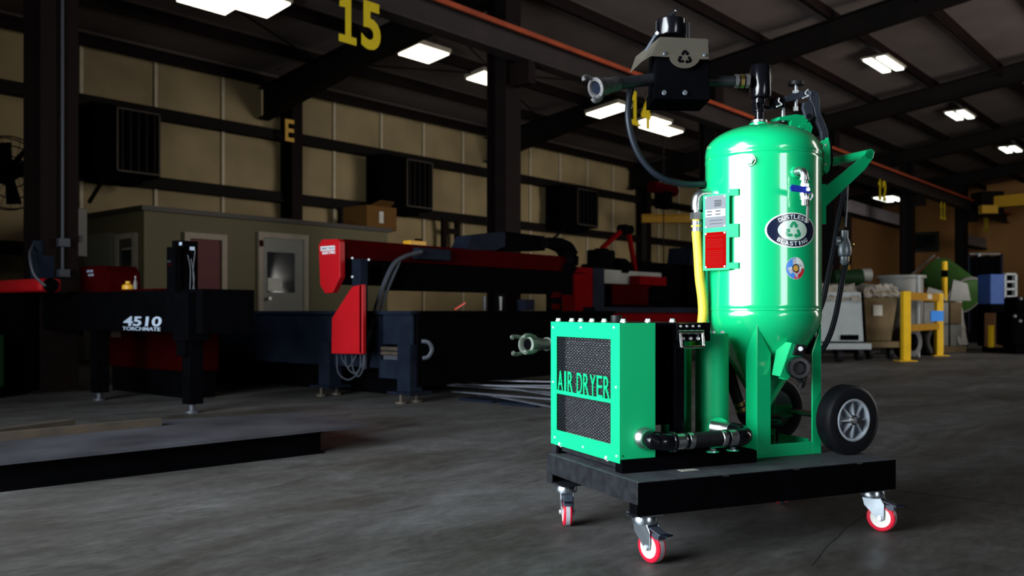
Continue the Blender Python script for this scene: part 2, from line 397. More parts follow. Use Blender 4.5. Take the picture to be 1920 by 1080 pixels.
for z0, z1 in girts:
    part('girt', MB().box(S0, S1, NL-0.16, NL-0.01, z0, z1).box(S0, S1, NL-0.2, NL-0.16, z0, z0+0.05), M_girt, wl)
for s in WCOL:
    mb = MB().box(s-0.13, s+0.13, NL-0.42, NL-0.40, 0, 5.4).box(s-0.13, s+0.13, NL-0.03, NL-0.01, 0, 5.4).box(s-0.012, s+0.012, NL-0.40, NL-0.03, 0, 5.4)
    part('wall_column', mb, M_maroon, wl)

for (x0_, x1_, y0_, y1_) in ((633, 662, 393, 428), (826, 858, 413, 462)):
    nn_ = NL-0.23; a_, b_, d_ = B.py(x0_, y0_, nn_), B.py(x1_, y0_, nn_), 0.13
    zl = 1.94
    for s_ in (a_.x, b_.x-d_): part('frame_stub', MB().box(s_, s_+d_, nn_-0.1, nn_, zl, 3.06), M_maroon, wl)
    part('frame_stub', MB().box(a_.x+d_, b_.x-d_, nn_-0.1, nn_, 2.72, 2.85), M_maroon, wl)
# end wall, right wall, rear wall
we = thing('wall_end', 'tan far end wall of the hall with a dark window', None, B, (S1, 0, 0), kind='structure')
part('wall_sheet', MB().box(S1, S1+0.2, NR, NL, 0, 8.6), M_endw, we)
p0, p1 = B.px(1703, 441, S1), B.px(1757, 468, S1)
part('window_frame', MB().box(S1-0.1, S1-0.02, p1.y-0.1, p0.y+0.1, p1.z-0.1, p0.z+0.1), M_otrim, we)
part('window_pane', MB().box(S1-0.12, S1-0.1, p1.y+0.05, p0.y-0.05, p1.z+0.05, p0.z-0.05), M_glass, we)
wr = thing('wall_right', 'dark right side wall with an open daylight door', None, B, (0, NR, 0), kind='structure')
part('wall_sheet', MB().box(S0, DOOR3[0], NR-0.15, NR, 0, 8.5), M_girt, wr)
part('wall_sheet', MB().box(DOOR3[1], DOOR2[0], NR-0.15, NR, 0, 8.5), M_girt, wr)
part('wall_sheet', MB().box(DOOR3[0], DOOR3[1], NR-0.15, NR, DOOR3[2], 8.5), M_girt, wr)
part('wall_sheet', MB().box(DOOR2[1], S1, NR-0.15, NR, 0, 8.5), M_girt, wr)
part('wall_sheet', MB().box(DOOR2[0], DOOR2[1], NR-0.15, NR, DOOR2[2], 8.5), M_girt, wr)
wb = thing('wall_rear', 'dark rear wall with an open bay door behind the viewer', None, B, (S0, 0, 0), kind='structure')
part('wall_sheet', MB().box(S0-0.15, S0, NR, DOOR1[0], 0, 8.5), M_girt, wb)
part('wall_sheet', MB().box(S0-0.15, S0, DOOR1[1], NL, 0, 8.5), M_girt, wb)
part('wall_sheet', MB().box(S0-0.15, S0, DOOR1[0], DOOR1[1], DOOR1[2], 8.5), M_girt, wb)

# roof: insulation panels, purlins, rafters
ce = thing('ceiling', 'sloping dark metal roof with purlins and deep steel rafters', None, B, (0, 0, 6), kind='structure')
RAFT = [3.84, 10.73, 17.62, 24.5, 31.4, 38.3]
pur = [NL-0.2-1.5*k for k in range(15)]
pe = [NL]+pur+[NR]
se = [S0]+RAFT+[S1]
for a, b2 in zip(se[:-1], se[1:]):
    for n1, n0 in zip(pe[:-1], pe[1:]):
        mb = MB(); nx, ny = 4, 3; vs = []; fs = []
        for j in range(ny+1):
            for i in range(nx+1):
                u, w = i/nx, j/ny; n = n0+(n1-n0)*w; sag = 0.05*(math.sin(PI*w))*(0.6+0.6*random.random()) if 0 < w < 1 else 0
                vs.append((a+(b2-a)*u, n, zroof(n)+0.02-sag))
        for j in range(ny):
            for i in range(nx): k = j*(nx+1)+i; fs.append((k, k+1, k+nx+2, k+nx+1))
        part('roof_panel', mb.add(vs, fs), M_roof, ce, smooth=True)
for n in pur:
    z = zroof(n)
    part('purlin', MB().box(S0, S1, n-0.012, n+0.012, z-0.22, z-0.03).box(S0, S1, n-0.012, n+0.07, z-0.235, z-0.22), M_maroon, ce)
for s in RAFT:
    A, Z = V(s, NR, zroof(NR)-0.24), V(s, NL-0.05, zroof(NL)-0.24)
    mb = MB()
    mb.poly([A, Z, Z-V(0, 0, 0.62), V(s, NL-3.2, zroof(NL-3.2)-0.68), V(s, NR, zroof(NR)-0.66)], (0.02, 0, 0))
    mb.poly([A-V(0.12, 0, 0), Z-V(0.12, 0, 0), Z-V(0.12, 0, 0.02), A-V(0.12, 0, 0.02)], (0.26, 0, 0))
    lo = [V(s-0.12, NR, zroof(NR)-0.66), V(s-0.12, NL-3.2, zroof(NL-3.2)-0.68), V(s-0.12, NL-0.05, zroof(NL)-0.86)]
    for p, q in zip(lo[:-1], lo[1:]): mb.poly([p, q, q-V(0, 0, 0.025), p-V(0, 0, 0.025)], (0.26, 0, 0))
    part('rafter', mb, M_girt, ce)
for s, n0, n1 in [(7.2, 13.8, 10.9), (7.2, 10.9, 13.8), (14.1, 13.8, 10.9), (14.1, 10.9, 13.8)]:
    part('brace_rod', MB().cyl((s-3.3, n0, zroof(n0)-0.3), (s+3.3, n1, zroof(n1)-0.3), 0.018, n=6), M_girt, ce)
mb = MB().cyl((S0, 5.0, zroof(5)-0.42), (S1, 5.0, zroof(5)-0.42), 0.035, n=8)
part('sprinkler_pipe', mb, M_maroon, ce)

# inner columns and crane runway
INN = 9.24
for i, s in enumerate([3.84, 10.73, 17.62, 24.5, 31.4, 38.3]):
    lab = ['massive dark steel column beside the wall fan, nearest on the left', 'dark maroon steel column rising behind the red gantry machine', 'dark steel column hidden behind the green vessel',
           'dark steel column behind the hanging air regulator', 'dark steel column in front of the tan wall, left of the green tank', 'dark steel column behind the black strip rack'][i]
    o = thing('steel_column', lab, 'column', B, (s, INN, 0), group='inner building columns')
    zt = zroof(INN)-0.7
    part('flange', MB().box(s-0.18, s+0.18, INN-0.2, INN-0.175, 0, zt), M_maroon, o)
    part('flange', MB().box(s-0.18, s+0.18, INN+0.175, INN+0.2, 0, zt), M_maroon, o)
    part('web', MB().box(s-0.012, s+0.012, INN-0.175, INN+0.175, 0, zt), M_girt, o)
    part('base_plate', MB().box(s-0.26, s+0.26, INN-0.28, INN+0.28, 0, 0.03), M_girt, o)
rw = thing('crane_runway', 'long overhead crane runway beam with an orange rail', 'crane beam', B, (S0, INN-0.45, 4.65))
nb = INN-0.45
part('beam', MB().box(S0, S1, nb-0.012, nb+0.012, 4.69, 5.02).box(S0, S1, nb-0.13, nb+0.13, 4.65, 4.69).box(S0, S1, nb-0.13, nb+0.13, 5.02, 5.05), M_beamg, rw)
part('rail', MB().box(S0, S1, nb-0.04, nb+0.04, 5.05, 5.13).box(S0, S1, nb-0.17, nb-0.13, 5.0, 5.07), M_rail_o, rw)
for s in RAFT: part('beam_bracket', MB().box(s-0.08, s+0.08, nb-0.12, INN-0.2, 4.3, 4.65), M_maroon, rw)

# hanging bay numbers, column letter
def sign(body, x0, y0, x1, y1, lab, m=M_yell, n=INN-0.68, th=0.012):
    p, q = B.py(x0, y1, n), B.py(x1, y0, n)
    o = thing('number_sign', lab, 'sign', B, ((p.x+q.x)/2, n, p.z), group='hanging yellow bay numbers')
    w = (q.x-p.x); h = 0.60
    zb = p.z
    k = len(body)
    for i, ch in enumerate(body):
        cw = w/k*0.86; mb = MB()
        if ch == '1':
            g1 = [(0.02, 0), (0.98, 0), (0.98, 0.15), (0.68, 0.15), (0.68, 1.0), (0.46, 1.0), (0.40, 0.92), (0.30, 0.86), (0.06, 0.82), (0.06, 0.70), (0.38, 0.72), (0.38, 0.15), (0.02, 0.15)]
            mb.prism([(a*cw*0.9, b*h) for a, b in g1], (p.x+w/k*i+0.02, n, zb), (1, 0, 0), (0, 0, 1), (0, -th, 0))
        else: text(mb, ch, (p.x+w/k*i+0.02, n, zb), (1, 0, 0), (0, 0, 1), cw, h, th, 0.03)
        part('digit', mb, m, o)
        part('hanger', MB().cyl((p.x+w/k*(i+0.5), n+0.012, zb+h-0.03), (p.x+w/k*(i+0.5), n+0.012, 4.66 if zb+h < 4.66 else zb+h+0.04), 0.008, n=6), M_girt, o)
    return o
sign('15', 632, 12, 716, 76, 'yellow number 15 hanging under the crane runway')
sign('14', 1180, 190, 1221, 232, 'yellow number 14 hanging beside the black hose loop')
sign('12', 1646, 350, 1662, 374, 'small yellow number 12 hanging beside the far tube lamp')
sign('11', 1762, 388, 1774, 410, 'small yellow number 11 hanging before the tan wall')
sign('10', 1844, 415, 1853, 433, 'small yellow number 10 hanging left of the tan wall gap')
n = NL-0.43; p, q = B.py(534, 264, n), B.py(556, 227, n)
mb = MB(); text(mb, 'E', p, (1, 0, 0), (0, 0, 1), 0.22, q.z-p.z, 0.02, 0.02)
o = solo('letter_sign', mb, M_yell_o, 'amber letter E on a wall column', 'sign', B, (p.x, n, p.z))

# ceiling lamps
def roofhit(x, y, drop):
    r = B.ray(x, y); nn = r.dot(B.v); t = (6.45-drop+0.13*9.24-EYE)/(r.z+0.13*nn)
    return B.l(V(0, 0, EYE)+r*t)
def panel_lamp(x, y, sl, nl, lab, drop=0.36):
    c = roofhit(x, y, drop)
    o = thing('ceiling_lamp', lab, 'lamp', B, c, group='box lamps under the roof')
    sl, nl = sl/2, nl/2
    tilt = lambda n: -0.13*(n-c.y)
    def slab(a, b2, e, f, z0, z1):
        return MB().add([(s, n, c.z+z+tilt(n)) for z in (z0, z1) for n in (e, f) for s in (a, b2)], [(0, 2, 3, 1), (4, 5, 7, 6), (0, 1, 5, 4), (2, 6, 7, 3), (0, 4, 6, 2), (1, 3, 7, 5)])
    part('housing', slab(c.x-sl, c.x+sl, c.y-nl, c.y+nl, 0.0, 0.08), M_lhouse, o)
    part('diffuser', slab(c.x-sl+0.03, c.x+sl-0.03, c.y-nl+0.03, c.y+nl-0.03, -0.03, 0.0), M_lamp, o)
    for k in (-1, 1): part('hanger', MB().cyl((c.x+k*sl*0.7, c.y, c.z+0.08), (c.x+k*sl*0.7, c.y, c.z+drop-0.02), 0.008, n=6), M_girt, o)
panel_lamp(400, -2, 0.9, 0.75, 'glaring box lamp cut off by the top edge, left one')
panel_lamp(488, 8, 0.75, 0.7, 'glaring box lamp near the top edge, left of the number 15')
panel_lamp(795, 100, 0.85, 0.62, 'bright box lamp right of the number 15')
panel_lamp(912, 146, 0.75, 0.55, 'bright box lamp half behind the maroon column')
panel_lamp(1141, 207, 0.6, 0.9, 'slim bright lamp left of the number 14', 0.85)
panel_lamp(1226, 229, 1.0, 0.55, 'bright lamp right above the number 14')
panel_lamp(1240, 242, 1.6, 0.5, 'long bright lamp just below and right of number 14')
def tube_lamp(x, y, L, gap, lab, drop=0.3):
    c = roofhit(x, y, drop)
    o = thing('ceiling_lamp', lab, 'lamp', B, c, group='twin tube lamps under the roof')
    part('housing', MB().box(c.x-L/2, c.x+L/2, c.y-gap, c.y+gap, c.z+0.03, c.z+0.07), M_lhouse, o)
    for k in (-1, 1): part('tube', MB().box(c.x-L/2, c.x+L/2, c.y+k*gap/2-gap*0.3, c.y+k*gap/2+gap*0.3, c.z-0.01, c.z+0.03), M_tube, o)
    for k in (-1, 1): part('hanger', MB().cyl((c.x+k*L*0.4, c.y, c.z+0.07), (c.x+k*L*0.4, c.y, c.z+drop), 0.008, n=6), M_girt, o)
tube_lamp(1657, 122, 1.35, 0.30, 'twin tube lamp highest on the right, above the green handle')
tube_lamp(1800, 217, 1.2, 0.30, 'twin tube lamp in the middle of the right roof')
tube_lamp(1895, 281, 1.2, 0.30, 'twin tube lamp close to the right edge')
tube_lamp(1668, 374, 1.6, 0.45, 'far twin tube lamp beside the number 12', 0.9)

# ================================================================== LEFT BACKGROUND
# office cabin
NO = 12.6; so = B.py(270, 393, NO).x; HO = 2.27; SE = 11.3
of = thing('office_cabin', 'low olive office cabin with doors and windows by the wall', 'office', B, (so, NO, 0))
part('wall_front', MB().box(so, SE, NO, NO+0.1, 0, HO), M_office, of)
part('wall_side', MB().box(so, so+0.1, NO+0.1, NL-0.45, 0, HO), M_office, of)
part('wall_far_side', MB().box(SE-0.1, SE, NO+0.1, NL-0.45, 0, HO), M_office, of)
part('roof', MB().box(so-0.06, SE+0.06, NO-0.06, NL-0.44, HO, HO+0.07), M_otrim, of)
def frame_on_n(par, s0, s1, z0, z1, n, w, d, m, name='frame'):
    mb = MB().box(s0-w, s0, n-d, n, z0, z1+w).box(s1, s1+w, n-d, n, z0, z1+w).box(s0, s1, n-d, n, z1, z1+w)
    if z0 > 0.2: mb.box(s0-w, s1+w, n-d, n, z0-w, z0)
    return part(name, mb, m, par)
a, b2 = B.py(490, 452, NO), B.py(567, 452, NO); zt = 2.0
dr = part('door', MB().box(a.x, b2.x, NO-0.03, NO-0.001, 0.02, zt), M_door, of, label='grey office door')
frame_on_n(dr, a.x, b2.x, 0, zt, NO-0.001, 0.09, 0.06, M_dframe)
p, q = B.py(501, 472, NO-0.03), B.py(552, 549, NO-0.03)
part('pane', MB().box(p.x, q.x, NO-0.04, NO-0.031, q.z, p.z), M_glass, dr)
p2, q2 = B.py(502, 521, NO-0.04), B.py(529, 546, NO-0.04)
part('notice', MB().box(p2.x, q2.x, NO-0.046, NO-0.041, q2.z, p2.z), M_paper, dr)
part('handle', MB().cyl((a.x+0.09, NO-0.12, 1.0), (a.x+0.09, NO-0.03, 1.0), 0.03, n=10), M_steel, dr)
p3, q3 = B.py(487, 450, NO-0.07), B.py(494, 462, NO-0.07)
part('red_tag', MB().box(p3.x, q3.x, NO-0.072, NO-0.062, q3.z, p3.z), M_redd, dr)
p, q = B.py(353, 447, NO), B.py(413, 548, NO)
wn = part('window', MB().box(p.x, q.x, NO-0.02, NO-0.001, q.z, p.z), M_rblind, of, label='window with a dark red blind')
frame_on_n(wn, p.x, q.x, q.z, p.z, NO-0.001, 0.09, 0.06, M_dframe)
# side face: window and door
def side(x, y): return B.px(x, y, so)
p, q = side(226, 450), side(254, 545)
w2 = part('window', MB().box(so-0.02, so-0.001, q.y, p.y, q.z-0.05, p.z), M_glass, of, label='narrow side window')
mb = MB(); e = 0.08
mb.box(so-0.06, so-0.001, p.y, p.y+e, q.z-0.1, p.z+e).box(so-0.06, so-0.001, q.y-e, q.y, q.z-0.1, p.z+e).box(so-0.06, so-0.001, q.y, p.y, p.z, p.z+e)
part('frame', mb, M_dframe, w2)
for z in (p.z-0.13, p.z-0.62): part('shelf_edge', MB().box(so-0.03, so-0.021, q.y+0.02, q.y+0.35, z-0.03, z), M_dframe, w2)
d0 = p.y+0.15
part('door', MB().box(so-0.03, so-0.001, d0+0.08, d0+0.98, 0.02, 2.0), M_door, of, label='side door of the cabin')
# cardboard box and yellow case on the cabin roof / behind the red gantry
def bx_px(name, x0, y0, x1, y1, n, dn, m, lab, cat, frame=B):
    p, q = frame.py(x0, y1, n), frame.py(x1, y0, n)
    return p, q
p, q = B.py(688, 449, 12.9), B.py(740, 419, 12.9)
cb = thing('cardboard_box', 'brown cardboard box standing on the office cabin roof', 'box', B, (p.x, 12.9, HO+0.07))
bx = MB().box(p.x, p.x+0.75, 12.9, 13.6, HO+0.072, HO+0.52); part('carton', bx, M_card, cb, bevel=0.01)
part('label_sheet', MB().box(p.x+0.30, p.x+0.40, 12.885, 12.899, HO+0.20, HO+0.42), M_paper, cb)
part('flap', MB().poly([(p.x+0.1, 12.9, HO+0.52), (p.x+0.6, 12.9, HO+0.52), (p.x+0.55, 12.75, HO+0.60), (p.x+0.2, 12.75, HO+0.60)], (0, 0, 0.008)), M_card, cb)

# wall mounted air coolers
def cooler(x0, y0, x1, y1, xs, lab):
    n = NL-0.22; a, b2 = B.py(x0, y1, n-0.55), B.py(x1, y0, n-0.55)
    o = thing('air_cooler', lab, 'air cooler', B, (a.x, n, a.z), group='box coolers hung on the beige wall')
    f = B.py(xs, y0, n-0.55).x
    part('cabinet', MB().box(a.x, b2.x, n-0.55, n, a.z+0.12, b2.z), M_mblk, o)
    mb = MB(); w = 0.03; z0, z1 = a.z+0.16, b2.z-0.02
    mb.box(f, b2.x, n-0.57, n-0.55, z0, z0+w).box(f, b2.x, n-0.57, n-0.55, z1-w, z1).box(f, f+w, n-0.57, n-0.55, z0, z1).box(b2.x-w, b2.x, n-0.57, n-0.55, z0, z1)
    part('front_frame', mb, M_rust, o)
    for k in range(5):
        s = f+w+(b2.x-f-2*w)*(k+0.5)/5
        part('louvre', MB().box(s-0.02, s+0.02, n-0.565, n-0.55, z0+w, z1-w), M_girt, o)
    part('drip_tray', MB().box(a.x+0.1, a.x+(b2.x-a.x)*0.75, n-0.5, n-0.02, a.z-0.02, a.z+0.12), M_mblk, o)
    part('wall_bracket', MB().bar((a.x+0.2, n-0.5, a.z), (a.x+0.2, NL-0.2, a.z-0.35), 0.05, 0.05), M_girt, o)
    return o
cooler(174, 212, 300, 333, 218, 'black box cooler on the wall above the office cabin')
cooler(717, 304, 811, 395, 762, 'black box cooler above the cardboard box')
cooler(1052, 358, 1121, 428, 1082, 'black box cooler right of the maroon column')

# wall fan beside the nearest column
c = B.pd(16, 325, 10.4)
fa = thing('wall_fan', 'round black caged wall fan at the left edge', 'fan', B, (c.x, c.y, c.z-0.45))
ax = (B.l(V(0, 0, EYE))-c); ax.z = 0; ax.normalize(); ax = (ax+V(0.25, -0.1, 0)).normalized()
xx, yy, dd = MB.basis(ax); R = 0.42
for r, off in ((R, 0), (R, 0.14), (R*0.72, 0.19), (R*0.42, 0.21), (R*0.2, 0.22)):
    pts = [c+dd*(off-0.07)+xx*(r*math.cos(t))+yy*(r*math.sin(t)) for t in [2*PI*k/28 for k in range(29)]]
    part('cage_ring', MB().tube(pts, 0.008, 5, smooth=False), M_mblk, fa)
mb = MB()
for k in range(24):
    t = 2*PI*k/24; e = xx*math.cos(t)+yy*math.sin(t)
    mb.tube([c+e*R-dd*0.07, c+e*R+dd*0.07, c+e*R*0.72+dd*0.12, c+e*R*0.2+dd*0.15], 0.003, 4, smooth=False)
part('cage_wires', mb, M_mblk, fa)
for k in range(4):
    t = 2*PI*k/4+0.3; e = xx*math.cos(t)+yy*math.sin(t); g = -xx*math.sin(t)+yy*math.cos(t)
    part('blade', MB().poly([c+e*0.07-g*0.06, c+e*0.34-g*0.13, c+e*0.37+g*0.05-dd*0.05, c+e*0.07+g*0.05-dd*0.03], dd*0.004), M_mblk, fa)
part('motor', MB().cyl(c-dd*0.25, c+dd*0.03, 0.1, n=14), M_mblk, fa)
part('mounting_arm', MB().bar(c-dd*0.2, V(3.84, INN-0.2, c.z+0.35), 0.04, 0.04).bar(c-dd*0.2, V(3.84, INN-0.2, c.z), 0.05, 0.05), M_mblk, fa)

# conduit with boxes on the near column, breaker box
sx = B.py(118, 400, INN-0.24).x; nx0 = INN-0.24
cd = thing('electrical_conduit', 'grey electrical conduit with two junction boxes on the near column', 'conduit', B, (sx, nx0, 0.9))
zj = [B.py(119, y, nx0).z for y in (447, 463, 505, 520)]
part('pipe', MB().cyl((sx, nx0+0.01, zj[2]), (sx, nx0+0.01, 5.2), 0.016, n=8), M_conduit, cd)
part('junction_box', MB().box(sx-0.05, sx+0.055, nx0-0.04, nx0+0.03, zj[1], zj[0]), M_conduit, cd, bevel=0.004)
part('junction_box', MB().box(sx-0.05, sx+0.05, nx0-0.05, nx0+0.03, zj[3], zj[2]), M_conduit, cd, bevel=0.004)
p, q = B.py(139, 481, INN+0.25), B.py(160, 392, INN+0.25)
bb = thing('breaker_box', 'grey electrical breaker box behind the near column', 'electrical box', B, (p.x, INN+0.25, p.z))
part('case', MB().box(p.x, q.x, INN+0.2, INN+0.42, p.z, q.z), M_door, bb, bevel=0.01)
part('latch', MB().box(p.x+0.02, p.x+0.06, INN+0.18, INN+0.2, p.z+0.15, p.z+0.22), M_conduit, bb)

# ---- small black plasma table with 4510 lettering
s0 = 3.65; zt, zb = 0.955, 0.615
pt = thing('plasma_table', 'black plasma cutting table with 4510 TORCHMATE lettering on its side', 'cutting table', B, (s0, 6.37, 0))
part('side_beam', MB().box(s0, s0+0.08, 6.15, 8.97, zb, zt), M_mblk, pt, bevel=0.01)
part('side_beam', MB().box(s0+0.40, s0+0.46, 6.15, 8.97, zb, zt), M_mblk, pt)
part('end_beam', MB().box(s0+0.08, s0+0.40, 6.15, 6.25, zb, zt), M_mblk, pt)
part('table_bed', MB().box(s0+0.08, s0+0.40, 6.25, 8.97, zb+0.1, zt-0.1), M_mblk, pt)
for nn in (6.37, 7.91):
    for ds in (0.05,):
        mb = MB().box(s0+ds-0.05, s0+ds+0.06, nn-0.06, nn+0.06, 0.07, zb)
        lg = part('leg', mb, M_mblk, pt)
        part('levelling_foot', MB().cyl((s0+ds, nn, 0.0), (s0+ds, nn, 0.018), 0.055, n=14).cyl((s0+ds, nn, 0.018), (s0+ds, nn, 0.075), 0.026, n=10), M_conduit, lg, smooth=True)
a = B.px(231, 611, s0-0.001); b2 = B.px(306, 611, s0-0.001); hgt = B.px(231, 593, s0-0.001).z-a.z
mb = MB(); text(mb, '4510', (s0-0.001, a.y, a.z), (0, -1, 0), (0, 0, 1), (a.y-b2.y)*0.95, hgt, 0.003, 0.025, 0.25)
part('lettering', mb, M_dim_txt, pt, label='4510 lettering')
a2 = B.px(230, 619, s0-0.001); b3 = B.px(303, 619, s0-0.001); h2 = B.px(230, 612.3, s0-0.001).z-a2.z
mb = MB(); text(mb, 'TORCHMATE', (s0-0.001, a2.y, a2.z), (0, -1, 0), (0, 0, 1), (a2.y-b3.y)*0.97, h2, 0.003, 0.01, 0.1)
part('lettering', mb, M_dim_txt, pt, label='TORCHMATE lettering')
# red gantry pieces on that table
ct = thing('plasma_gantry', 'dark red plasma gantry with a hump-shaped drive cover', 'gantry', B, (s0+0.3, 8.0, zt))
p, q = B.px(204, 558, s0+0.3), B.px(322, 541, s0+0.3)
part('beam', MB().box(s0+0.2, s0+0.34, q.y, 8.9, zt+0.002, q.z), M_redd, ct, bevel=0.01)
pr = [B.px(x, y, s0+0.18) for x, y in ((150, 556), (148, 500), (196, 498), (203, 510), (205, 556))]
pr[0].z = pr[-1].z = zt+0.003
part('drive_cover', MB().poly(pr, (0.3, 0, 0)), M_redd, ct, bevel=0.008)
mb = MB(); a = B.px(163, 511, s0+0.179); text(mb, 'LINCOLN', a, (0, -1, 0), (0, 0, 1), 0.12, 0.024, 0.002); text(mb, 'ELECTRIC', a-V(0, 0.03, 0.036), (0, -1, 0), (0, 0, 1), 0.11, 0.022, 0.002)
part('lettering', mb, M_dim_txt, ct)
ra = thing('plasma_carriage', 'black power cabinet with a rounded red arm at the left edge', 'machine', B, (s0-0.35, 9.6, 0))
xs0 = s0-0.36
part('cabinet', MB().box(xs0-0.02, xs0+0.22, 9.02, 10.6, 0.0, zt), M_mblk, ra)
p, q = B.px(-40, 552, xs0), B.px(70, 521, xs0)
s0_, s0 = s0, xs0+0.03
part('arm', MB().box(s0-0.02, s0+0.18, q.y, p.y, zt+0.002, q.z), M_redp, ra, bevel=0.03)
part('end_cap', MB().cyl((s0+0.08, q.y, (zt+q.z)/2), (s0+0.08, q.y-0.06, (zt+q.z)/2), 0.065, 0.05, n=14), M_mblk, ra, smooth=True)
part('torch_holder', MB().box(s0-0.01, s0+0.12, q.y+0.02, q.y+0.2, q.z, q.z+0.2).cyl((s0+0.02, q.y+0.1, q.z+0.2), (s0+0.02, q.y+0.1, q.z+0.33), 0.05, n=10), M_mblue, ra)
part('hose', MB().tube([V(s0-0.02, q.y+0.1, q.z+0.3), V(s0-0.1, q.y-0.02, q.z+0.2), V(s0-0.1, q.y-0.1, q.z+0.03), V(s0-0.02, q.y-0.14, zt+0.05)], 0.012, 6), M_conduit, ra, smooth=True)
s0 = s0_
# control tower
tw = thing('control_tower', 'black control cabinet with monitor at the end of the plasma table', 'control cabinet', B, (s0+0.1, 6.0, 0.5))
def tower(pts, sd, th, nm, m=M_mblk): return part(nm, MB().poly([B.px(x, y, sd) for x, y in pts], (th, 0, 0)), m, tw, bevel=0.006)
tower([(322, 451), (343, 451), (343, 562), (322, 562)], s0+0.02, 0.13, 'cabinet_head')
tower([(312, 463), (327, 463), (327, 552), (312, 552)], s0-0.06, 0.06, 'monitor')
tower([(324, 548), (352, 548), (352, 640), (324, 640)], s0-0.07, 0.19, 'cabinet')
tower([(330, 640), (346, 640), (346, 668), (330, 668)], s0-0.04, 0.08, 'cabinet_foot')
a = B.px(339, 457, s0+0.019); part('label_sheet', MB().box(s0+0.015, s0+0.019, a.y-0.018, a.y+0.018, a.z-0.012, a.z+0.012), M_dim_txt, tw)
a = B.py(360, 466, B.px(343, 466, s0+0.02).y); part('label_sheet', MB().box(a.x-0.02, a.x+0.02, a.y-0.006, a.y-0.002, a.z-0.014, a.z+0.014), M_dim_txt, tw)
a = B.px(314, 492, s0-0.061); mb = MB(); text(mb, 'LINCOLN', a, (0, -1, 0), (0, 0, 1), 0.05, 0.014, 0.002, 0.02); part('lettering', mb, M_conduit, tw)
a = B.px(316, 498, s0-0.061); mb = MB(); text(mb, 'ELECTRIC', a, (0, -1, 0), (0, 0, 1), 0.045, 0.014, 0.002, 0.02); part('lettering', mb, M_redd, tw)
sidey = B.px(343, 500, s0+0.02).y-0.006
for k, (xa, ya, xb, yb_, xc, yc_) in enumerate(((352, 478, 357, 505, 356, 545), (366, 470, 362, 510, 365, 548), (358, 485, 364, 520, 360, 550))):
    part('cable', MB().tube([B.py(xa, ya, sidey), B.py(xb, yb_, sidey-0.004), B.py(xc, yc_, sidey)], 0.004, 5), M_conduit, tw, smooth=True)
# bottles on the plasma table
def bottle(x, y0, y1, sd, m, m2, lab, nm, r):
    p = B.px(x, y1, sd); t = B.px(x, y0, sd)
    o = thing(nm, lab, 'bottle', B, (sd, p.y, p.z)); h = t.z-p.z
    part('body', MB().lathe([(r*0.9, 0), (r, h*0.06), (r, h*0.55), (r*0.4, h*0.78), (r*0.38, h*0.86)], (sd, p.y, p.z), n=14), m, o, smooth=True)
    part('cap', MB().cyl((sd, p.y, p.z+h*0.86), (sd, p.y, t.z), r*0.42, n=10), m2, o, smooth=True)
qz = B.px(322, 541, s0+0.3).z
for (x, r, hh, m, m2, lab, nm) in ((240, 0.052, 0.075, M_gold, M_yell_o, 'small amber jug on the red gantry', 'plastic_jug'), (254, 0.018, 0.12, M_lgrey, M_white, 'slim white spray bottle on the red gantry', 'spray_bottle')):
    p = B.px(x, 541, s0+0.27)
    o = thing(nm, lab, 'bottle', B, (s0+0.27, p.y, q.z if False else qz)); zz = qz+0.001
    part('body', MB().lathe([(r*0.9, 0), (r, hh*0.06), (r, hh*0.5), (r*0.4, hh*0.75), (r*0.38, hh*0.86)], (s0+0.27, p.y, zz), n=14), m, o, smooth=True)
    part('cap', MB().cyl((s0+0.27, p.y, zz+hh*0.86), (s0+0.27, p.y, zz+hh), r*0.42, n=10), m2, o, smooth=True)
# red welder chassis standing behind the legs
rc = thing('welding_machine', 'red machine cabinet darkened as if shaded, standing behind the plasma table legs', 'machine', B, (s0+0.8, 7.2, 0))
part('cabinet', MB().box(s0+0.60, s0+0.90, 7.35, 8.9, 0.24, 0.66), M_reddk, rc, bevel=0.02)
part('base', MB().box(s0+0.62, s0+0.88, 7.4, 8.85, 0.0, 0.24), M_mblk, rc)
for x in (150, 216):
    a = B.px(x, 635, s0+0.59); part('yellow_panel', MB().box(s0+0.585, s0+0.599, a.y-0.1, a.y+0.08, 0.53, 0.62), M_rust, rc)
gc = thing('green_cabinet', 'dark green cabinet at the left edge in front of the black power cabinet', 'cabinet', B, (s0-0.7, 9.2, 0))
p = B.px(10, 640, s0-0.42)
part('body', MB().box(s0-0.60, s0-0.42, p.y, p.y+0.5, 0.1, 0.58), M_dgreen, gc, bevel=0.02)
part('plinth', MB().box(s0-0.58, s0-0.44, p.y+0.04, p.y+0.46, 0.0, 0.1), M_mblk, gc)

# ---- large cutting table with red gantry (behind)
st = 5.3; n0 = 5.55; n1 = 10.4; ztab = 0.79
gt = thing('gantry_table', 'long blue-black cutting table under the red gantry', 'cutting table', B, (st, n0, 0))
part('end_trough', MB().box(st, st+0.1, n0+0.45, n1, 0.28, ztab-0.03), M_mblue, gt, bevel=0.01)
part('top_rail', MB().box(st-0.06, st+0.12, n0+0.0, n1, ztab-0.03, ztab), M_mblue, gt)
part('side_wall', MB().box(st+0.02, st+3.0, n0, n0+0.06, 0.14, ztab-0.03), M_mblk, gt)
part('side_lip', MB().box(st+0.02, st+3.0, n0-0.03, n0+0.08, ztab-0.03, ztab), M_mblk, gt)
part('far_wall', MB().box(st+2.94, st+3.0, n0+0.06, n1, 0.14, ztab-0.03), M_mblk, gt)
part('bed', MB().box(st+0.1, st+2.94, n0+0.06, n1, 0.45, 0.62), M_mblk, gt)
part('skirt', MB().box(st+0.45, st+0.5, n0+0.5, n1, 0.0, 0.45), M_mblk, gt)
part('end_plate', MB().box(st-0.02, st, n0+0.02, n0+0.40, 0.50, ztab-0.03), M_mblue, gt)
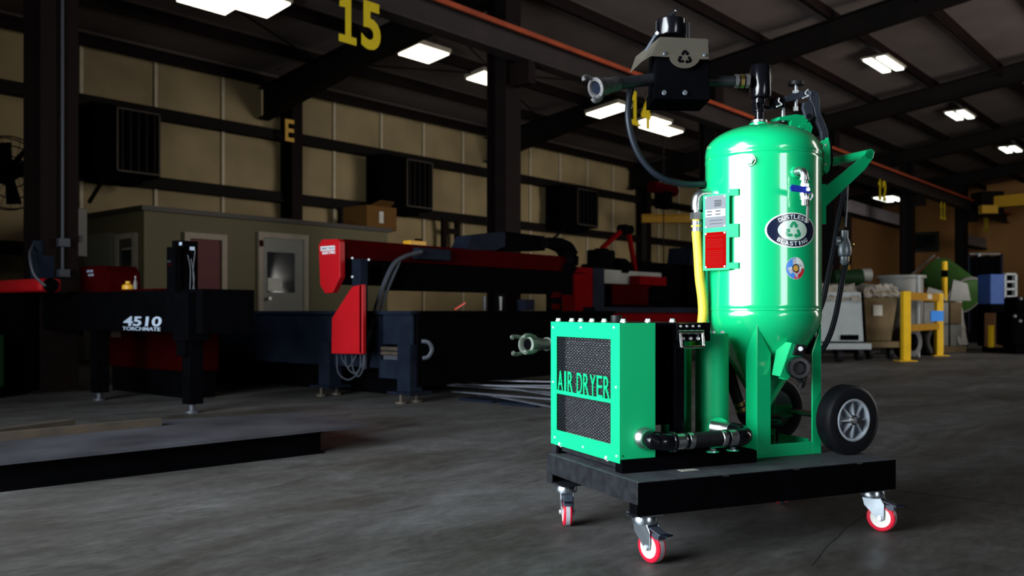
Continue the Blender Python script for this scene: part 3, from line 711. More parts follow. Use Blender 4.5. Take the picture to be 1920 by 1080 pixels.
part('lower_plate', MB().box(st-0.02, st, n0+0.02, n0+0.45, 0.20, 0.36), M_mblue, gt)
part('cross_rod', MB().cyl((st-0.03, n0+0.08, 0.46), (st-0.03, n0+0.40, 0.46), 0.018, n=8).cyl((st-0.03, n0+0.08, 0.42), (st-0.03, n0+0.40, 0.42), 0.018, n=8), M_rust, gt)
part('slide_plate', MB().box(st-0.03, st-0.005, n0+0.08, n0+0.38, 0.365, 0.40), M_conduit, gt)
hk = [V(st+0.05, n0-0.02, 0.53), V(st+0.08, n0-0.07, 0.52), V(st+0.10, n0-0.09, 0.46), V(st+0.08, n0-0.07, 0.40), V(st+0.05, n0-0.03, 0.385)]
part('hook', MB().tube(hk, 0.018, 8), M_conduit, gt, smooth=True)
for (a, b2) in ((st, n0+0.07), (st, n0+1.15), (st+2.9, n0+0.07), (st, n1-0.1)):
    lg = part('leg', MB().box(a-0.06, a+0.08, b2-0.06, b2+0.1, 0.10, 0.5), M_mblue, gt)
    part('leg_plate', MB().box(a-0.12, a+0.14, b2-0.12, b2+0.16, 0.08, 0.10), M_mblue, lg)
    for k in (-1, 1):
        part('levelling_foot', MB().cyl((a+k*0.09, b2+0.02, 0.0), (a+k*0.09, b2+0.02, 0.02), 0.05, n=10).cyl((a+k*0.09, b2+0.02, 0.02), (a+k*0.09, b2+0.02, 0.08), 0.014, n=8), M_rust, lg)
# gantry
gn = 6.3; gs = 5.02
ga = thing('red_gantry', 'red cutting gantry with rounded end cap and LINCOLN ELECTRIC logo', 'gantry', B, (gs, gn, ztab))
cap = [B.px(x, y, gs) for x, y in ((603, 449), (632, 448), (637, 453), (637.5, 520), (623, 549), (609, 550), (600, 535), (597, 460))]
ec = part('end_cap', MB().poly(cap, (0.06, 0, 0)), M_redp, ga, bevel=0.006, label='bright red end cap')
mb = MB(); lp = B.px(601, 470.5, gs-0.001); w7 = lp.y-B.px(628, 470, gs).y
mb.box(gs-0.002, gs-0.0005, lp.y-w7, lp.y, lp.z, lp.z+0.038)
part('logo_panel', mb, M_dim_txt2, ec)
mb = MB(); text(mb, 'LINCOLN', (gs-0.002, lp.y-0.008, lp.z+0.007), (0, -1, 0), (0, 0, 1), w7-0.016, 0.024, 0.002, 0.02); part('lettering', mb, M_redd, ec)
mb = MB(); text(mb, 'ELECTRIC', (gs-0.001, lp.y-0.03, lp.z-0.032), (0, -1, 0), (0, 0, 1), w7*0.9, 0.024, 0.002, 0.025); part('lettering', mb, M_dim_txt2, ec)
ys = [p.y for p in cap]; zs = [p.z for p in cap]; zc1 = max(zs); nlo, nhi = min(ys), max(ys)
SB = 8.4
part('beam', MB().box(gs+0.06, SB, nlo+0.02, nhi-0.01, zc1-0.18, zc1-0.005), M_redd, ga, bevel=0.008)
part('beam_underside', MB().box(gs+0.06, SB, nlo+0.03, nhi-0.02, zc1-0.40, zc1-0.185), M_mblk, ga)
part('rear_tray', MB().box(gs+0.5, SB, nlo-0.04, nlo+0.02, zc1-0.45, zc1-0.2), M_mblk, ga)
post0 = B.px(663, 500, gs+0.24)
part('post', MB().box(gs+0.12, gs+0.2, B.px(672, 500, gs+0.12).y-0.03, B.px(660, 500, gs+0.12).y, 0.45, zc1-0.18), M_mblue, ga)
bx5 = [B.px(x, y, gs+0.0) for x, y in ((660, 537), (680, 533), (680, 664), (621, 663), (622, 596))]
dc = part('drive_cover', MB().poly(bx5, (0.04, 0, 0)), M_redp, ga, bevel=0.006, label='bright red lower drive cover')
part('cover_edge', MB().poly([B.px(x, y, gs-0.004) for x, y in ((674, 535), (677, 534.5), (677, 662), (674, 662))], (0.004, 0, 0)), M_redd, dc)
part('post', MB().box(SB-0.3, SB-0.18, nlo-0.02, nlo+0.12, ztab, zc1-0.2), M_mblk, ga)
for x, y in ((661, 484), (692, 487), (661, 519)):
    p = B.px(x, y, gs+0.055); part('bolt', MB().hexbolt(p, (-1, 0, 0), 0.008, 0.01), M_bolt, ga)
# cable arm and head box
hb = B.py(780, 464, nlo-0.02); he = B.py(820, 488, nlo-0.02)
part('carriage_box', MB().box(hb.x, he.x+0.15, nlo-0.06, nlo+0.05, he.z, hb.z), M_mblue, ga, bevel=0.006)
for k in (0, 1):
    dx = 10*k
    pts = [B.py(790-dx*0.3, 472+3*k, nlo-0.08), B.py(757-dx*0.3, 482+2*k, nlo-0.1), B.py(735+dx, 500, nlo-0.1), B.py(712+dx, 555, nlo-0.1), B.py(697+dx, 610, nlo-0.12), B.py(686+dx*0.3, 645, nlo-0.12), B.py(684, 690, nlo-0.05)]
    part('flexible_conduit', MB().tube(pts, 0.022 if k == 0 else 0.016, 8), M_conduit, ga, smooth=True)
for k, (xa, xb, yy2) in enumerate(((632, 676, 712), (648, 682, 700), (640, 668, 688), (660, 684, 706))):
    pts = [B.px(xa, 664, gs+0.08), B.px(xa+2, yy2-14, gs+0.05), B.px((xa+xb)/2, yy2, gs+0.05), B.px(xb-2, yy2-18, gs+0.06), B.px(xb, 664, gs+0.08)]
    part('cable_loop', MB().tube(pts, 0.007, 6), M_conduit, ga, smooth=True)
# dark tray, energy chain arc
tray = [B.py(x, y, nlo+0.02) for x, y in ((872, 469), (884, 441), (948, 434), (948, 462), (930, 470))]
part('tray_end', MB().poly(tray, (0, 0.22, 0)), M_mblue, ga, bevel=0.006)
t2 = [B.py(x, y, nlo+0.02) for x, y in ((948, 434), (1022, 443), (1022, 470), (948, 470))]
part('tray', MB().poly(t2, (0, 0.22, 0)), M_mblk, ga)
ch = [B.py(x, y, nlo+0.02) for x, y in ((1015, 455), (1040, 456), (1058, 464), (1067, 480), (1066, 497), (1058, 508))]
sm = []
for i in range(len(ch)-1):
    for t in (0, 0.34, 0.67): sm.append(ch[i].lerp(ch[i+1], t))
sm.append(ch[-1])
for a, b2 in zip(sm[:-1], sm[1:]):
    part('chain_link', MB().bar(a, b2, 0.20, 0.088, up=(0, -1, 0)) if False else MB().obox((a+b2)/2, (b2-a)*0.56, V(0, 0.1, 0), (b2-a).normalized().cross(V(0, 1, 0))*0.055), M_mblk, ga)
a, b2 = B.py(1040, 509, nlo-0.02), B.py(1095, 513, nlo-0.02)
part('crossbar', MB().box(a.x, b2.x, nlo-0.05, nlo+0.05, b2.z, a.z), M_mblk, ga)
# torches under gantry
for x, m in ((909, M_conduit), (939, M_lgrey)):
    a, b2 = B.py(x, 556, nlo-0.06), B.py(x, 582, nlo-0.06)
    part('torch', MB().cyl(a, b2+V(0, 0, 0.0), 0.018, 0.012, n=10), m, ga, smooth=True)
a = B.py(988, 572, nlo-0.08); part('cutting_head', MB().box(a.x-0.07, a.x+0.08, nlo-0.12, nlo, a.z-0.06, a.z+0.06).cyl((a.x-0.04, nlo-0.12, a.z), (a.x-0.04, nlo-0.14, a.z), 0.03, n=12), M_mblue, ga)
a, b2 = B.py(853, 580, nlo-0.05), B.py(872, 568, nlo-0.05)
part('indicator_bar', MB().bar(a, b2, 0.012, 0.014), M_fume, ga)
for x0, y0, x1, y1 in ((1040, 548, 1052, 558), (1042, 570, 1050, 580)):
    a, b2 = B.py(x0, y1, nlo-0.06), B.py(x1, y0, nlo-0.06); part('red_fitting', MB().box(a.x, b2.x, nlo-0.06, nlo, a.z, b2.z), M_redd, ga)
# yellow case behind the gantry
yc = thing('yellow_case', 'small yellow tool case lying on the red gantry beam', 'case', B, B.py(775, 457, nhi-0.05))
a, b2 = B.py(758, 457, nhi-0.05), B.py(788, 451, nhi-0.05)
part('body', MB().box(a.x, b2.x, nhi-0.14, nhi-0.03, zc1, zc1+0.05), M_gold, yc, bevel=0.006)
part('grip', MB().box(a.x+0.12, a.x+0.2, nhi-0.1, nhi-0.07, zc1+0.05, zc1+0.075), M_mblk, yc)

# ---- far red machines right of the gantry
fm = thing('red_press', 'tall dark red machine side panel behind the gantry end', 'machine', B, (11.5, 8.0, 0))
p, q = B.py(1078, 640, 7.8), B.py(1112, 502, 7.8)
part('panel', MB().box(p.x, q.x, 7.8, 8.2, 0, q.z), M_redm, fm, bevel=0.02)
part('post', MB().box(q.x, q.x+0.3, 7.8, 8.2, 0, q.z+0.0), M_mblue, fm)
rt = thing('red_cutting_table', 'long low red machine table behind the air dryer', 'machine table', B, (12.5, 7.0, 0))
p, q = B.py(1110, 640, 7.0), B.py(1318, 577, 7.0)
part('side', MB().box(p.x, q.x+2, 7.0, 7.08, 0.25, q.z-0.08), M_redm, rt)
part('top_rail', MB().box(p.x, q.x+2, 6.95, 7.15, q.z-0.08, q.z), M_mblue, rt)
part('bed', MB().box(p.x, q.x+2, 7.08, 7.7, 0.3, q.z-0.1), M_mblk, rt)
for sx2 in (p.x+0.2, q.x+1.6): part('leg', MB().box(sx2-0.1, sx2+0.1, 7.1, 7.3, 0, 0.3), M_mblk, rt)
bz2 = q.z
ba = thing('beige_gantry', 'beige aluminium gantry beam with red and black carriages', 'gantry', B, (13.0, 8.4, 0))
p, q = B.py(1114, 530, 8.3), B.py(1240, 512, 8.3)
part('beam', MB().box(p.x, q.x, 8.3, 8.5, p.z, q.z), M_lgrey, ba)
part('support', MB().box(p.x+0.1, p.x+0.35, 8.32, 8.48, 0, p.z), M_mblk, ba)
part('support', MB().box(q.x-0.8, q.x-0.4, 8.32, 8.48, 0, p.z), M_mblk, ba)
a, b2 = B.py(1140, 572, 8.2), B.py(1215, 536, 8.2)
part('red_carriage', MB().box(a.x, b2.x, 8.12, 8.3, a.z, b2.z), M_redd, ba, bevel=0.02)
a, b2 = B.py(1190, 534, 8.2), B.py(1240, 520, 8.2)
part('red_cover', MB().box(a.x, b2.x, 8.1, 8.3, a.z, b2.z), M_redm, ba)
a, b2 = B.py(1218, 570, 8.1), B.py(1250, 540, 8.1)
part('motor', MB().box(a.x, b2.x, 8.0, 8.29, a.z, b2.z), M_mblk, ba, bevel=0.06)
a, b2 = B.py(1118, 508, 8.4), B.py(1145, 470, 8.4)
part('control_unit', MB().box(a.x, b2.x, 8.3, 8.6, q.z, b2.z), M_mblk, ba, bevel=0.03)
part('motor', MB().cyl(B.py(1156, 500, 8.4), B.py(1156, 500, 8.4)+V(0.2, 0, 0), 0.15, n=14), M_mblk, ba, smooth=True)
ar = thing('boom_arm', 'red jointed boom arm above the beige gantry', 'boom arm', B, B.py(1128, 585, 9.0))
j = [B.py(x_, y_, 9.0) for x_, y_ in ((1128, 466), (1168, 430), (1178, 431), (1191, 508))]
part('lower_arm', MB().bar(j[0], j[1], 0.06, 0.07), M_redm, ar)
part('elbow', MB().cyl(j[1]-V(0, 0.08, 0), j[1]+V(0, 0.08, 0), 0.09, n=12).cyl(j[2]-V(0, 0.08, 0), j[2]+V(0, 0.08, 0), 0.08, n=12), M_mblk, ar)
part('upper_arm', MB().bar(j[2], j[3], 0.06, 0.08), M_redm, ar)
part('base', MB().bar(V(j[0].x, 9.0, 0), j[0], 0.18, 0.18, up=(0, 1, 0)), M_mblk, ar)
# hoist with yellow bridge beam
yb = thing('bridge_beam', 'yellow crane bridge beam carrying the dark red hoist', 'crane beam', W, W.pd(1203, 416, 27.0))
p, q = W.pd(1203, 416, 27.0), W.pd(1345, 404, 27.0)
part('beam', MB().box(p.x, q.x, 26.98, 27.02, p.z, q.z).box(p.x, q.x, 26.88, 27.12, p.z-0.03, p.z).box(p.x, q.x, 26.88, 27.12, q.z, q.z+0.03), M_gpost2, yb)
part('end_post', MB().box(p.x, p.x+0.15, 26.95, 27.05, 0, p.z-0.03), M_girt, yb)
ho = thing('chain_hoist', 'dark red electric chain hoist hanging left of the vessel', 'hoist', B, B.py(1243, 356, 12.8))
p, q = B.py(1222, 361, 12.8), B.py(1264, 348, 12.8)
part('trolley', MB().cyl(V(p.x, 12.8, (p.z+q.z)/2), V(q.x, 12.8, (p.z+q.z)/2), (q.z-p.z)/2, n=14), M_redd, ho, smooth=True)
a, b2 = B.py(1235, 390, 12.8), B.py(1253, 361, 12.8)
part('hoist_body', MB().box(a.x, b2.x, 12.65, 12.95, a.z, b2.z), M_mblk, ho, bevel=0.03)
part('chain', MB().cyl(V((a.x+b2.x)/2, 12.8, a.z), V((a.x+b2.x)/2, 12.8, 1.6), 0.02, n=6), M_girt, ho)
part('hanger', MB().cyl(V((a.x+b2.x)/2, 12.8, q.z), V((a.x+b2.x)/2, 12.8, zroof(12.8)-0.1), 0.03, n=6), M_girt, ho)
part('hook_block', MB().box((a.x+b2.x)/2-0.1, (a.x+b2.x)/2+0.1, 12.72, 12.88, 1.5, 1.8), M_lgrey, ho)
# dark machine silhouette right of the boom arm
dm = thing('dark_machine', 'large black machine under the chain hoist', 'machine', B, (17, 10.5, 0))
p, q = B.py(1205, 570, 9.9), B.py(1330, 500, 9.9)
part('body', MB().box(p.x, q.x+1, 9.9, 11.5, 0.1, q.z), M_mblk, dm, bevel=0.05)
part('base', MB().box(p.x+0.1, q.x+0.9, 10.0, 11.4, 0.0, 0.1), M_mblk, dm)
part('sloped_hood', MB().poly([(p.x+2.5, 10.2, q.z), (p.x+4.5, 10.2, q.z), (p.x+2.6, 10.2, q.z+0.45)], (0, 0.6, 0)), M_mblue, dm)

# ---- steel plate on blocks, bars on it
zt = 0.14
c4 = [B.pz(690, 795, zt), B.pz(556, 773, zt), B.pz(-30, 806, zt), B.pz(-30, 869, zt)]
sp = solo('steel_plate', MB().poly([Vector((p.x, p.y, zt-0.016)) for p in c4], (0, 0, 0.016)), M_platefl, 'large dark steel plate raised on blocks over the floor at left', 'steel plate', B, (c4[0].x, c4[0].y, zt-0.016))
ctr = sum((Vector(p) for p in c4), Vector())/4
fa_, fb_ = Vector((c4[3].x, c4[3].y, 0)), Vector((c4[0].x, c4[0].y, 0)); inn = Vector((c4[1].x, c4[1].y, 0))-fb_; inn.normalize()
ed_ = fb_-fa_; pA = fa_+inn*0.10; pB = fa_+ed_*0.86+inn*0.07
db = thing('gap_shade_beam', 'added black beam darkening the gap under the raised plate', 'steel beam', B, (pA.x, pA.y, 0))  # invented beam, added to make the gap under the plate black
zb3 = zt-0.0165; hv_ = V(0, 0, 1)
part('web', MB().bar(pA+V(0, 0, zb3/2), pB+V(0, 0, zb3/2), 0.012, zb3-0.02), M_mblk, db)
part('flange', MB().bar(pA+V(0, 0, 0.005), pB+V(0, 0, 0.005), 0.09, 0.01), M_mblk, db)
part('flange', MB().bar(pA+V(0, 0, zb3-0.005), pB+V(0, 0, zb3-0.005), 0.09, 0.01), M_mblk, db)
for x, y in ((566, 812), (300, 830), (60, 850)):
    p = B.pz(x, y+32, 0.0); q = Vector((p.x, p.y, 0)); d = (ctr-q); d.z = 0; d.normalize(); q = q+d*(0.10 if x == 566 else 0.32)
    solo('wood_block', MB().box(q.x-0.05, q.x+0.05, q.y-0.09, q.y+0.09, 0, zt-0.0165), M_rust, {566: 'brown block under the right end of the steel plate', 300: 'brown block under the middle of the steel plate', 60: 'brown block under the left end of the steel plate'}[x], 'block', B, (q.x, q.y, 0), group='blocks under the steel plate')
for i, (xa, ya, xb, yb2, w, h, lab) in enumerate(((-20, 813, 300, 784, 0.05, 0.04, 'long rusty angle bar lying along the back of the steel plate'), (-20, 806, 135, 786, 0.05, 0.03, 'short dark bar lying behind the long rusty bar'), )):
    a, b2 = B.pz(xa, ya, zt+h), B.pz(xb, yb2, zt+h)
    dvec = V(0, 0, h/2)
    solo('angle_bar', MB().bar(a-dvec, b2-dvec, w, h).bar(a-dvec+V(0, 0.03, 0.0), b2-dvec+V(0, 0.03, 0.0), 0.012, h), M_rust, lab, 'steel bar', B, a, group='bars on the steel plate')

# ---- pile of flat bars on the floor
bars = [(790, 717, 1055, 728, 0.10, 'topmost pale flat bar reaching furthest left'), (860, 712, 1060, 716, 0.11, 'pale flat bar at the back of the floor pile'),
        (840, 722, 1060, 737, 0.06, 'wide flat bar in the middle of the floor pile'), (850, 734, 1060, 750, 0.045, 'bright flat bar at the front of the floor pile'),
        (905, 738, 1060, 767, 0.03, 'slanting flat bar at the very front of the pile'), (900, 722, 1060, 723, 0.092, 'narrow flat bar tucked behind the middle one'),
        (880, 716, 1060, 744, 0.080, 'diagonal flat bar crossing the floor pile')]
for xa, ya, xb, yb2, z, lab in bars:
    a, b2 = B.pz(xa, ya, z), B.pz(xb, yb2, z)
    solo('flat_bar', MB().bar(a, b2, 0.055, 0.01), M_flat, lab, 'steel bar', B, a, group='flat bars piled on the floor')
for k, (x, y, lab) in enumerate(((930, 754, 'short dark timber under the front of the flat bars'), (1010, 762, 'dark timber under the flat bars beside the cart'))):
    a = B.pz(x, y, 0.0)
    solo('timber', MB().box(a.x-0.1, a.x+0.1, a.y-0.05, a.y+0.35, 0, 0.022), M_mblue, lab, 'timber', B, a, group='timbers under the flat bars')

# ================================================================== RIGHT BACKGROUND
def wp(x, y, d): return W.pd(x, y, d)
# white hopper bin on wheels (with tan tub and plastic liner)
d = 13.8
A, Bq = wp(1540, 665, d), wp(1624, 533, d)
hb = thing('hopper_bin', 'white metal hopper bin on casters behind the vessel', 'bin', W, (A.x, d, 0))
x0, x1 = wp(1500, 600, d).x, wp(1624, 600, d).x; xt1 = wp(1620, 600, d).x
zb, zt = wp(0, 640, d).z, wp(0, 548, d).z
part('front_panel', MB().poly([(x0, d, zb), (x1, d, zb), (wp(1619, 0, d).x, d, zt), (x0, d, zt)], (0, 0.04, 0)), M_white, hb)
part('side_panel', MB().poly([(x1, d, zb), (x1+0.1, d+1.0, zb), (x1+0.05, d+1.0, zt), (wp(1619, 0, d).x, d, zt)], (-0.04, 0, 0)), M_white, hb)
part('back_panel', MB().poly([(x0, d+1.0, zb), (x1, d+1.0, zb), (x1, d+1.0, zt), (x0, d+1.0, zt)], (0, 0.04, 0)), M_white, hb)
part('bottom_rail', MB().box(x0, x1+0.05, d-0.08, d+1.0, zb-0.12, zb-0.03), M_white, hb)
part('fork_slot', MB().box(x1-0.4, x1-0.12, d-0.012, d-0.001, zb+0.02, zb+0.1), M_mblk, hb)
for k, x in enumerate((1572, 1610)):
    c = wp(x, 670, d+0.1+0.5*k)
    cs = part('caster', MB().box(c.x-0.06, c.x+0.06, c.y-0.05, c.y+0.05, 0.13, zb-0.1), M_mblk, hb)
    part('wheel', MB().cyl((c.x-0.04, c.y, 0.11), (c.x+0.04, c.y, 0.11), 0.11, n=14), M_rubber, cs, smooth=True)
# crumpled liner on the hopper
def crumple(mb, x0, x1, y0, y1, z0, z1, amp, nx=14, nz=4):
    vs = []; fs = []
    ring = [(x0+(x1-x0)*i/nx, y0) for i in range(nx)]+[(x1, y0+(y1-y0)*i/6) for i in range(6)]+[(x1-(x1-x0)*i/nx, y1) for i in range(nx)]+[(x0, y1-(y1-y0)*i/6) for i in range(6)]
    m = len(ring); cx, cy = (x0+x1)/2, (y0+y1)/2
    for j in range(nz+1):
        for (x, y) in ring:
            g = amp*(random.random()-0.5)*2; k = 1-0.05*j
            vs.append((cx+(x-cx)*k+g, cy+(y-cy)*k+g*0.5, z0+(z1-z0)*j/nz+(amp*(random.random()-0.5)*1.5 if j in (0, nz) else 0)))
    for j in range(nz):
        for i in range(m): fs.append((j*m+i, j*m+(i+1) % m, (j+1)*m+(i+1) % m, (j+1)*m+i))
    fs.append(tuple(range(nz*m, nz*m+m))); return mb.add(vs, fs)
part('liner', crumple(MB(), x0, x1-0.06, d-0.03, d+0.95, zt-0.14, zt+0.12, 0.035), M_film, hb, smooth=True, label='crumpled clear plastic liner')
# tan tub behind it
d2 = 14.6
tb = thing('tan_tub', 'tan plastic tub with crumpled liner right of the white hopper', 'tub', W, (wp(1655, 0, d2).x, d2, 0))
xa, xb = wp(1622, 0, d2).x, wp(1672, 0, d2).x; z0, z1 = wp(0, 640, d2).z, wp(0, 545, d2).z; xc = wp(1686, 0, d2).x
part('body', MB().add([(xa, d2, z0), (xb, d2, z0), (xb, d2+0.9, z0), (xa, d2+0.9, z0), (xa-0.05, d2, z1), (xc, d2, z1), (xc, d2+0.9, z1), (xa-0.05, d2+0.9, z1)], [(3, 2, 1, 0), (4, 5, 6, 7), (0, 1, 5, 4), (1, 2, 6, 5), (2, 3, 7, 6), (3, 0, 4, 7)]), M_tanb, tb, bevel=0.03)
part('liner', crumple(MB(), xa-0.03, xc+0.02, d2-0.03, d2+0.9, z1-0.1, z1+0.1, 0.04), M_film, tb, smooth=True)
part('label_sheet', MB().box(wp(1637, 0, d2).x, wp(1654, 0, d2).x, d2-0.012, d2-0.004, wp(0, 592, d2).z, wp(0, 572, d2).z), M_paper, tb)
part('dolly', MB().box(xa, xc, d2, d2+0.9, z0-0.1, z0-0.005), M_tanb, tb)
for x in (xa+0.1, xb): part('wheel', MB().cyl((x, d2+0.15, 0.1), (x+0.06, d2+0.15, 0.1), 0.1, n=14).box(x, x+0.06, d2+0.1, d2+0.2, 0.15, z0-0.1), M_rubber, tb, smooth=True)

# yellow guard rail
g0, g1 = W.pz(1698, 677, 0), W.pz(1760, 667, 0); hz = 1.11
gr = thing('guard_rail', 'yellow steel guard rail with two posts on the floor', 'guard rail', W, (g0.x, g0.y, 0))
part('post', MB().box(g0.x-0.06, g0.x+0.06, g0.y-0.06, g0.y+0.06, 0.012, hz), M_gpost, gr, bevel=0.01)
part('post', MB().box(g1.x-0.06, g1.x+0.06, g1.y-0.06, g1.y+0.06, 0.012, hz), M_gpost, gr, bevel=0.01)
for p in (g0, g1): part('foot_plate', MB().box(p.x-0.14, p.x+0.14, p.y-0.12, p.y+0.12, 0, 0.012), M_gpost, gr)
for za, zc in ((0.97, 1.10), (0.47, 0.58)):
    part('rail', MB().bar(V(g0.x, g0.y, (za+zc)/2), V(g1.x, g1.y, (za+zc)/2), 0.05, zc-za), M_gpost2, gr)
q = g0.lerp(g1, 0.86); part('blue_label', MB().box(q.x-0.11, q.x+0.11, q.y-0.1, q.y-0.07, 0.62, 0.80), M_sblue, gr)
q = g0.lerp(g1, 0.62); part('white_label', MB().box(q.x-0.05, q.x+0.06, q.y-0.06, q.y-0.045, 1.0, 1.08), M_paper, gr)
# tyres behind the guard rail
for k, (x, y, dd_, lab) in enumerate(((1700, 650, 15.2, 'black tyre standing behind the front yellow post'), (1741, 648, 16.1, 'black tyre standing between the yellow posts'))):
    c = wp(x, y, dd_); R = 0.27; c = V(c.x, c.y, R+0.0)
    o = thing('tyre', lab, 'tyre', W, (c.x, c.y, 0), group='tyres behind the guard rail')
    axv = V(0.55, -0.83, 0)
    part('tread', MB().lathe([(R*0.55, -0.12), (R*0.9, -0.13), (R, -0.1), (R, 0.1), (R*0.9, 0.13), (R*0.55, 0.12)], c, axv, n=26, closed=True), M_tire, o, smooth=True)
    part('rim', MB().cyl(c-axv*0.05, c+axv*0.05, R*0.55, n=16), M_mblk, o)
# galvanised tub
d = 16.5
c = wp(1690, 600, d); R = wp(1728, 0, d).x-c.x
gt2 = thing('galvanised_tub', 'round grey metal tub behind the guard rail', 'tub', W, (c.x, d, 0))
zt = wp(0, 520, d).z
part('shell', MB().lathe([(R*0.94, 0.0), (R*0.95, 0.3), (R, zt-0.02), (R+0.03, zt), (R-0.03, zt), (R*0.9, 0.05)], (c.x, d, 0.0), n=32), M_lgrey, gt2, smooth=True)
part('rim', MB().lathe([(R, zt-0.02), (R+0.05, zt-0.02), (R+0.05, zt+0.03), (R, zt+0.03)], (c.x, d, 0), n=32, closed=True), M_lgrey, gt2, smooth=True)
o = thing('white_pipe', 'short upright white pipe beside the round metal tub', 'pipe', W, (wp(1721, 0, 15.6).x, 15.6, 0))
cc = wp(1721, 0, 15.6); part('pole', MB().cyl((cc.x, 15.6, 0.0), (cc.x, 15.6, wp(0, 522, 15.6).z), 0.035, n=10), M_white, o); part('cap', MB().sphere((cc.x, 15.6, wp(0, 520, 15.6).z), 0.045), M_white, o, smooth=True)
# small equipment on hopper: dark green motor with pale fan
d = 17.5
c = wp(1622, 527, d)
mo = thing('pump_motor', 'dark green pump motor with a pale fan cover behind the hopper', 'motor', W, (c.x, d, 0))
part('body', MB().cyl(wp(1562, 522, d), wp(1615, 520, d), 0.16, n=16), M_dgreen, mo, smooth=True)
part('fan_cover', MB().cyl(wp(1615, 516, d), wp(1632, 516, d), 0.13, n=14), M_lgrey, mo, smooth=True)
part('stand', MB().box(wp(1570, 0, d).x, wp(1625, 0, d).x, d-0.1, d+0.3, 0, wp(0, 534, d).z), M_mblk, mo)
# wrapped pallet
d = 17.3
pa = thing('wrapped_pallet', 'film-wrapped pallet of grey boxes right of the guard rail', 'pallet', W, (wp(1760, 0, d).x, d, 0))
xa, xb = wp(1731, 0, d).x, wp(1812, 0, d).x; z1 = wp(0, 566, d).z; xm = wp(1760, 0, d).x
part('pallet_base', MB().box(xa, xb, d, d+1.0, 0, 0.12), M_tanb, pa)
for i in range(3):
    for j in range(2):
        a = xa+0.02+(xb-xa-0.06)*i/3; b2 = xa+(xb-xa-0.06)*(i+1)/3; za = 0.12+(z1-0.12)*j/2; zb2 = 0.12+(z1-0.12)*(j+1)/2-0.01
        part('carton', MB().box(a, b2-0.01, d+0.03, d+0.95, za+0.002, zb2), M_tanb if (i+j) % 3 == 0 else M_lgrey, pa, bevel=0.01)
part('film_edge', crumple(MB(), wp(1798, 0, d).x, xb+0.03, d, d+0.98, 0.15, z1+0.02, 0.02, 4, 8), M_film, pa, smooth=True, label='loose shiny wrapping film')
# cluttered parts on top
for i, (x, y, m, lab) in enumerate(((1748, 545, M_lgrey, 'bent grey sheet on top of the wrapped pallet'), (1795, 540, M_lgrey, 'upright grey sheet at the back of the wrapped pallet'))):
    c = wp(x, y, d+0.6)
    mb = MB().poly([(c.x-0.2, d+0.5, z1+0.03), (c.x+0.22, d+0.5, z1+0.03), (c.x+0.18, d+0.55, z1+0.22+0.15*i), (c.x-0.1, d+0.55, z1+0.3+0.15*i)], (0.0, 0.03, 0))
    solo('metal_sheet', mb, m, lab, 'metal sheet', W, (c.x, d+0.5, z1))
# yellow and black bollards
for i, (x, yt, yb, dd_, lab) in enumerate(((1771, 490, 560, 18.5, 'tall yellow post with black band in front of the green tank'), (1583, 497, 520, 22, 'small yellow post behind the hopper, left one'), (1591, 497, 520, 22, 'small yellow post behind the hopper, right one'))):
    c = wp(x, 600, dd_); zt = wp(0, yt, dd_).z
    o = thing('bollard', lab, 'post', W, (c.x, dd_, 0))
    r = 0.055 if i == 0 else 0.04
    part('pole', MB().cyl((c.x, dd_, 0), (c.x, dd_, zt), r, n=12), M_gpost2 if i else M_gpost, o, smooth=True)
    part('band', MB().cyl((c.x, dd_, zt*0.82), (c.x, dd_, zt*0.9), r+0.006, n=12), M_mblk, o, smooth=True)
# green tank
d = 21.0
ta = thing('green_tank', 'tilted green cylindrical tank on a dark cradle', 'tank', W, (wp(1785, 0, d).x, d, 0))
a, b2 = wp(1757, 512, d), wp(1812, 556, d-0.9)
ax = (b2-a).normalized(); R = 0.42; L = (b2-a).length
part('shell', MB().lathe([(0.02, -0.14), (R*0.6, -0.1), (R*0.95, 0.0), (R, 0.08), (R, L-0.05), (R*0.95, L), (R*0.5, L+0.08)], a, ax, n=28), M_tank, ta, smooth=True)
part('flange', MB().lathe([(R, L*0.93), (R+0.05, L*0.93), (R+0.05, L*0.97), (R, L*0.97)], a, ax, n=28, closed=True), M_lgrey, ta, smooth=True)
part('cradle', MB().box(a.x-0.1, b2.x+0.1, d-0.8, d+0.3, 0, 0.55), M_mblk, ta)
part('frame_bar', MB().bar(wp(1706, 518, d), wp(1752, 478, d), 0.05, 0.05).bar(wp(1712, 526, d), wp(1760, 482, d), 0.05, 0.05), M_rust, ta)
part('frame_leg', MB().bar(wp(1706, 518, d), V(wp(1706, 518, d).x, d, 0), 0.05, 0.05, up=(0, 1, 0)), M_rust, ta)
# black strip rack
d = 23.0
rk = thing('strip_rack', 'tall black rack with hanging dark strips', 'rack', W, (wp(1845, 0, d).x, d, 0))
xa, xb = wp(1818, 0, d).x, wp(1876, 0, d).x; zt = wp(0, 476, d).z
for i in range(6):
    x = xa+(xb-xa)*i/6
    part('strip', MB().box(x+0.008, x+(xb-xa)/6-0.006, d, d+0.03, 0.25, zt-0.06+0.02*(i % 2)), M_mblk, rk)
part('top_bar', MB().cyl((xa, d+0.02, zt), (xb, d+0.02, zt), 0.025, n=8), M_lgrey, rk)
part('upright', MB().box(xa-0.05, xa, d-0.02, d+0.05, 0, zt), M_mblue, rk); part('upright', MB().box(xb, xb+0.05, d-0.02, d+0.05, 0, zt), M_mblue, rk)
part('base', MB().box(xa-0.3, xb+0.1, d-0.2, d+0.3, 0, 0.25), M_mblk, rk)
c = wp(1834, 478, d); part('lamp_knob', MB().sphere((c.x, d-0.05, c.z), 0.05), M_white, rk, smooth=True)
